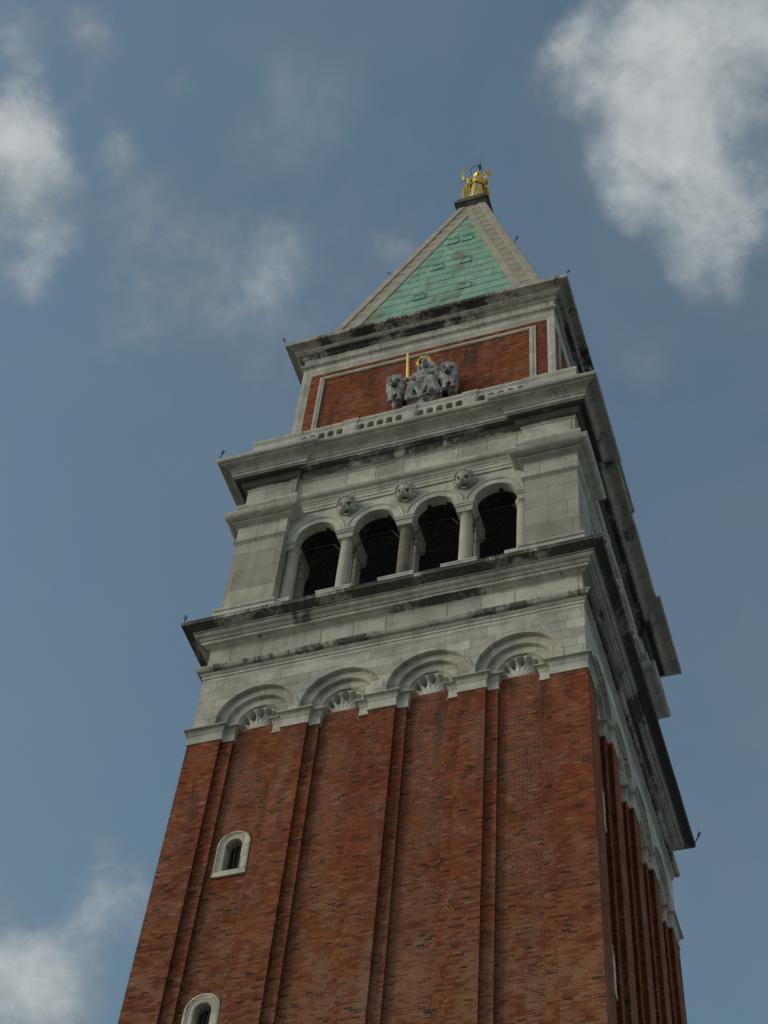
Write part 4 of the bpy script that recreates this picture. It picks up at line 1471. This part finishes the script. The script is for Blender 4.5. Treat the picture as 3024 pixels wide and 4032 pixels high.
# lightning rod rising behind the angel's head
lr = MB()
lr.tube([(.0, .36, AZ + 2.3), (-.02, .34, 99.0), (-.02, .34, 101.1)], [.030, .028, .016], 8)
lr.ball((-.02, .34, 99.74), .075, 10, 8)
lr.ball((-.02, .34, 100.08), .09, 10, 8)
for q in range(4):
    t = PI / 4 + PI / 2 * q
    lr.tube([(-.02, .34, 100.04), (-.02 + .15 * math.cos(t), .34 + .15 * math.sin(t), 100.14)], [.016, .008], 5)
tag(lr.build('lightning_rod', M['brush'], None), 'thin lightning rod with two balls rising behind the head of the gilded angel', 'lightning rod')

# ------------------------------------------------------------------ crowned woman enthroned between two lions
JU = empty('seated_statue', (.2, -5.1, 65.55), 'grey stone statue of a crowned woman enthroned on the brick attic panel', 'statue')
LEAN = .237


def jl(x, z, off=0.0, *r):
    """point of the group: it leans out from the wall; off is how far a form stands out of its front"""
    return (x - .2, -(5.4 + (z - 65.5) * LEAN) - off + 5.1, z - 65.55) + tuple(r)


j = MB()
# throne and the mass that ties the figure to the wall
j.limb([jl(.15, 65.9, -.30, .34), jl(.18, 66.6, -.42, .42), jl(.20, 67.3, -.45, .38), jl(.24, 67.8, -.45, .22)])
j.limb([jl(-.20, 66.2, -.25, .28), jl(-.15, 66.9, -.35, .28)])
j.limb([jl(.62, 66.2, -.25, .28), jl(.60, 66.9, -.35, .28), jl(.66, 67.3, -.4, .25)])
# torso with gathered cloth
j.limb([jl(.17, 66.95, -.22, .27), jl(.19, 67.20, -.20, .25), jl(.21, 67.42, -.20, .28), jl(.22, 67.56, -.22, .22)])
j.ball(jl(.06, 67.36, -.06), (.13, .13, .13))
j.ball(jl(.34, 67.36, -.06), (.13, .13, .13))
for q in range(5):
    xx = .0 + .1 * q
    j.limb([jl(xx + .02, 67.28, .03, .03), jl(xx + .01, 67.10, .045, .035), jl(xx, 66.95, .06, .03)], 6)
j.limb([jl(-.02, 67.12, .05, .04), jl(.18, 67.07, .085, .045), jl(.38, 67.12, .05, .04)], 8)      # belt
j.limb([jl(-.08, 67.50, -.16, .14), jl(.22, 67.60, -.20, .17), jl(.55, 67.54, -.16, .15)])
# head
j.limb([jl(.23, 67.58, -.18, .12), jl(.26, 67.78, -.16, .11)])
HR = Matrix.Rotation(R(24), 3, 'X')
hc = Vector(jl(.27, 67.97, -.14))


def hb(x, y, z, r, n=10):
    j.ball(hc + HR @ Vector((x, y, z)), r, n, 8, HR)


hb(0, 0, 0, (.19, .20, .25), 14)
hb(0, -.20, -.02, (.03, .045, .07))
hb(0, -.175, -.12, (.065, .04, .025))
hb(0, -.15, -.20, (.08, .06, .05))
hb(0, -.16, .07, (.14, .05, .03))
for i in range(13):
    t = -.35 + (PI + .7) * i / 12
    hb(.205 * math.cos(t), -.03, .03 + .22 * math.sin(t), .07)
for sd in (-1, 1):
    j.limb([jl(.27 + sd * .20, 67.95, -.10, .07), jl(.27 + sd * .24, 67.75, -.10, .06), jl(.27 + sd * .20, 67.58, -.05, .05)], 8)
# right arm to the sword hilt
j.limb([jl(-.10, 67.48, -.14, .14), jl(-.22, 67.28, -.06, .115), jl(-.28, 67.17, -.02, .10), jl(-.38, 67.11, .06, .07)])
for q in range(4):
    z_ = 67.06 + q * .032
    j.limb([jl(-.36, z_, .08, .026), jl(-.41, z_, .13, .025), jl(-.43, z_, .08, .022)], 6)
j.limb([jl(-.36, 67.18, .08, .026), jl(-.38, 67.22, .11, .022)], 6)
# left arm raised to the throat, with the cloak hanging from it
j.limb([jl(.55, 67.50, -.14, .14), jl(.80, 67.42, -.02, .11), jl(.74, 67.58, .05, .085), jl(.58, 67.72, .06, .07)])
for q in range(4):
    j.limb([jl(.57 - .03 * q, 67.74, .08, .026), jl(.53 - .03 * q, 67.80, .10, .025), jl(.49 - .02 * q, 67.83 + .01 * q, .07, .02)], 6)
j.limb([jl(.60, 67.76, .06, .028), jl(.58, 67.84, .07, .022)], 6)
for q in range(7):
    f = q / 6
    j.limb([jl(.78 + .14 * f, 67.42 + .04 * f, -.02 - .12 * f, .05), jl(.72 + .20 * f, 67.15, -.02 - .10 * f, .05), jl(.60 + .26 * f, 66.92 - .05 * f, -.02, .045)], 8)
# thighs and knees
j.limb([jl(.05, 66.95, -.25, .22), jl(-.20, 66.93, -.03, .17), jl(-.30, 66.55, -.04, .14), jl(-.33, 66.24, -.04, .11)])
j.limb([jl(.35, 66.95, -.25, .22), jl(.58, 66.94, .03, .18), jl(.68, 66.55, -.02, .16), jl(.72, 66.20, -.04, .13)])
for q in range(6):                                                          # U folds hanging between the knees
    f = q / 5
    zt, zm = 66.98 - .30 * f, 66.82 - .52 * f
    off = .10 - .02 * f
    j.limb([jl(-.22 + .02 * q, zt, off, .036), jl(-.12 + .02 * q, (zt + zm) / 2 - .03, off + .01, .04), jl(.05, zm - .01, off, .044), jl(.20, zm, off, .044),
            jl(.38 - .01 * q, (zt + zm) / 2 - .02, off + .02, .04), jl(.50 - .015 * q, zt + .02, off + .04, .036)], 8)
for q in range(5):                                                          # folds falling from the knees
    f = q / 4
    j.limb([jl(.46 + .22 * f, 66.98 - .03 * abs(f - .5), .14 - .05 * f, .035), jl(.47 + .34 * f, 66.55, .10 - .05 * f, .04), jl(.44 + .50 * f, 66.12, .04, .045)], 8)
    j.limb([jl(-.14 - .14 * f, 66.95, .11, .033), jl(-.18 - .20 * f, 66.55, .08, .036), jl(-.20 - .28 * f, 66.14 + .05 * f, .04, .042)], 8)
# feet on rounded stones
j.ball(jl(-.35, 66.17, .04), .12)
j.limb([jl(-.22, 66.14, .05, .09), jl(-.06, 66.12, .08, .065)])
j.ball(jl(.52, 66.27, .12), (.13, .13, .14))
j.limb([jl(.45, 66.12, .10, .08), jl(.36, 66.10, .14, .06)])
j.limb([jl(.05, 66.22, .0, .10), jl(.18, 66.22, .0, .10)])
dn = [(tuple(hc + HR @ Vector((sx_ * .075, -.19, .03))), .065, HR @ Vector((0, .07, 0))) for sx_ in (-1, 1)]
dn.append((tuple(hc + HR @ Vector((0, -.20, -.15))), .05, HR @ Vector((0, .03, 0))))
sculpt(j, 'body', M['statue_stone'], JU, .019, 1, dn)
c = MB()


def cp(t, rad, y, dz=0.0):
    return tuple(hc + HR @ Vector((rad * math.cos(t), y, .05 + dz + rad * math.sin(t))))


NC = 20
ts = [-.25 + (PI + .5) * i / NC for i in range(NC + 1)]
c.tube([cp(t, .225, -.10) for t in ts], .028, 8)
c.tube([cp(t, .245, -.04, .03) for t in ts], .022, 8)
for i, t in enumerate(ts):
    ln = .12 if i % 2 else .07
    c.tube([cp(t, .245, -.07), cp(t, .245 + ln * .6, -.07), cp(t, .245 + ln, -.07)], [.02, .022, .006], 6)
c.build('crown', M['gold'], JU, 40)
sw = MB()
g0, tp = Vector((-.375, -5.84, 67.29)), Vector((-.365, -6.12, 68.78))
ax = (tp - g0).normalized()
sx = Vector((1, 0, .03)).normalized()
fy = ax.cross(sx).normalized()
LB = (tp - g0).length
for (k_, w_, t_) in ((0, .062, .022), (LB * .93, .046, .018)):
    b_ = g0 + ax * k_
    sw.v += [tuple(b_ - sx * w_), tuple(b_ - fy * t_), tuple(b_ + sx * w_), tuple(b_ + fy * t_)]
sw.v.append(tuple(tp))
sw.f += [(0, 1, 5, 4), (1, 2, 6, 5), (2, 3, 7, 6), (3, 0, 4, 7), (4, 5, 8), (5, 6, 8), (6, 7, 8), (7, 4, 8), (3, 2, 1, 0)]
sw.tube([g0 - sx * .25 + Vector((0, 0, -.03)), g0 - sx * .13, g0, g0 + sx * .13, g0 + sx * .25 + Vector((0, 0, .05))], [.032, .024, .034, .024, .032], 8)
sw.tube([g0, g0 - ax * .24], [.028, .026], 8)
sw.ball(g0 - ax * .27, .042, 8, 6)
tag(sw.build('sword', M['gold_bright'], None, 40), 'upright golden sword in the hand of the crowned stone woman', 'sword')


def lion(name, lx, hx, hz, yaw, label):
    L = empty(name, (lx, -5.1, 66.0), label, 'lion statue')
    b = MB()
    sgn = 1 if lx > 0 else -1

    def P(x, z, off=0.0, *r):
        return (x - lx, -(5.4 + (z - 65.5) * LEAN) - off + 5.1, z - 66.0) + tuple(r)
    dn_ = lion_head_mb(b, P(hx, hz, -.20), .40, yaw, True, R(30))
    b.limb([P(lx + sgn * .02, 67.3, -.42, .25), P(lx + sgn * .02, 66.8, -.36, .23), P(lx + sgn * .03, 66.4, -.32, .19)])
    b.limb([P(lx + sgn * .12, 67.1, -.42, .19), P(lx + sgn * .13, 66.6, -.34, .15)])
    for q in range(13):                                                                    # mane locks
        t = -1.25 + 2.5 * q / 12
        b.limb([P(hx + .33 * math.sin(t), hz - .12, -.10 + .05 * math.cos(t), .06), P(hx + .33 * math.sin(t), hz - .42, -.12 + .15 * math.cos(t), .055),
                P(hx + .27 * math.sin(t), hz - .72 + .07 * (q % 2), -.12 + .10 * math.cos(t), .04)], 6)
    for sd in (-1, 1):
        px = lx + sd * .17
        b.limb([P(px, 66.85, -.14, .125), P(px, 66.5, -.02, .095), P(px, 66.26, .02, .085), P(px, 66.19, .10, .085)])
        for q in range(3):
            b.ball(P(px + (q - 1) * .07, 66.15, .17), (.042, .08, .06), 8, 6)
    sculpt(b, 'body', M['statue_stone'], L, .022, 1, dn_)
    return L


lion('lion_statue', -.88, -.89, 67.36, R(5), 'grey stone lion with open jaws beside the golden sword')
lion('lion_statue', 1.22, 1.18, 67.38, R(12), 'grey stone lion beside the raised bent arm of the crowned woman')

# ------------------------------------------------------------------ lightning brushes on the corners
bm_ = MB()
bm_.tube([(0, 0, -.05), (0, 0, .26)], .017, 6)
bm_.ball((0, 0, .20), .03, 8, 6)
for q in range(9):
    t = 2 * PI * q / 9
    rr = .055 + .02 * (q % 2)
    bm_.tube([(0, 0, .22), (rr * .5 * math.cos(t), rr * .5 * math.sin(t), .34), (rr * math.cos(t), rr * math.sin(t), .46)], [.010, .009, .006], 5)
bm_.tube([(0, 0, .22), (0, 0, .48)], [.010, .006], 5)
BR = bm_.build('lightning_brush', M['brush'], None)
GRP = 'lightning brushes on the tower edges'
spots = [((-5.86, -5.86, 72.42), (-.35, -.1), 'lightning brush at the left front corner of the black-stained attic cornice under the spire'),
         ((5.86, -5.86, 72.42), (.30, .0), 'lightning brush at the right front corner of the attic cornice under the spire'),
         ((5.86, 5.86, 72.42), (.5, .4), 'lightning brush at the far rear corner of the attic cornice'),
         ((-6.90, -6.90, 62.72), (-.45, -.2), 'lightning brush at the left front corner of the rounded cornice below the balustrade'),
         ((6.90, -6.90, 62.72), (.35, .0), 'lightning brush at the right front corner of the rounded cornice below the balustrade'),
         ((6.93, 6.90, 62.70), (.5, .4), 'lightning brush at the rear corner of the rounded belfry cornice'),
         ((-6.72, -6.72, 53.55), (-.1, -.1), 'lightning brush at the left front corner of the black-crusted sill cornice below the belfry'),
         ((6.75, 6.72, 53.52), (.9, .5), 'lightning brush at the rear corner of the black-crusted sill cornice'),
         ((-2.88, -2.88, 82.62), (-.6, -.4), 'lightning brush halfway up the left stone hip of the spire'),
         ((2.88, -2.88, 82.62), (.45, -.2), 'lightning brush halfway up the right stone hip of the spire')]
for i, (p, tl, lab) in enumerate(spots):
    o = BR if i == 0 else BR.copy()
    if i:
        COL.objects.link(o)
    o.location = p
    o.rotation_euler = (-tl[1], tl[0], i * .7)
    tag(o, lab, 'lightning rod', GRP)
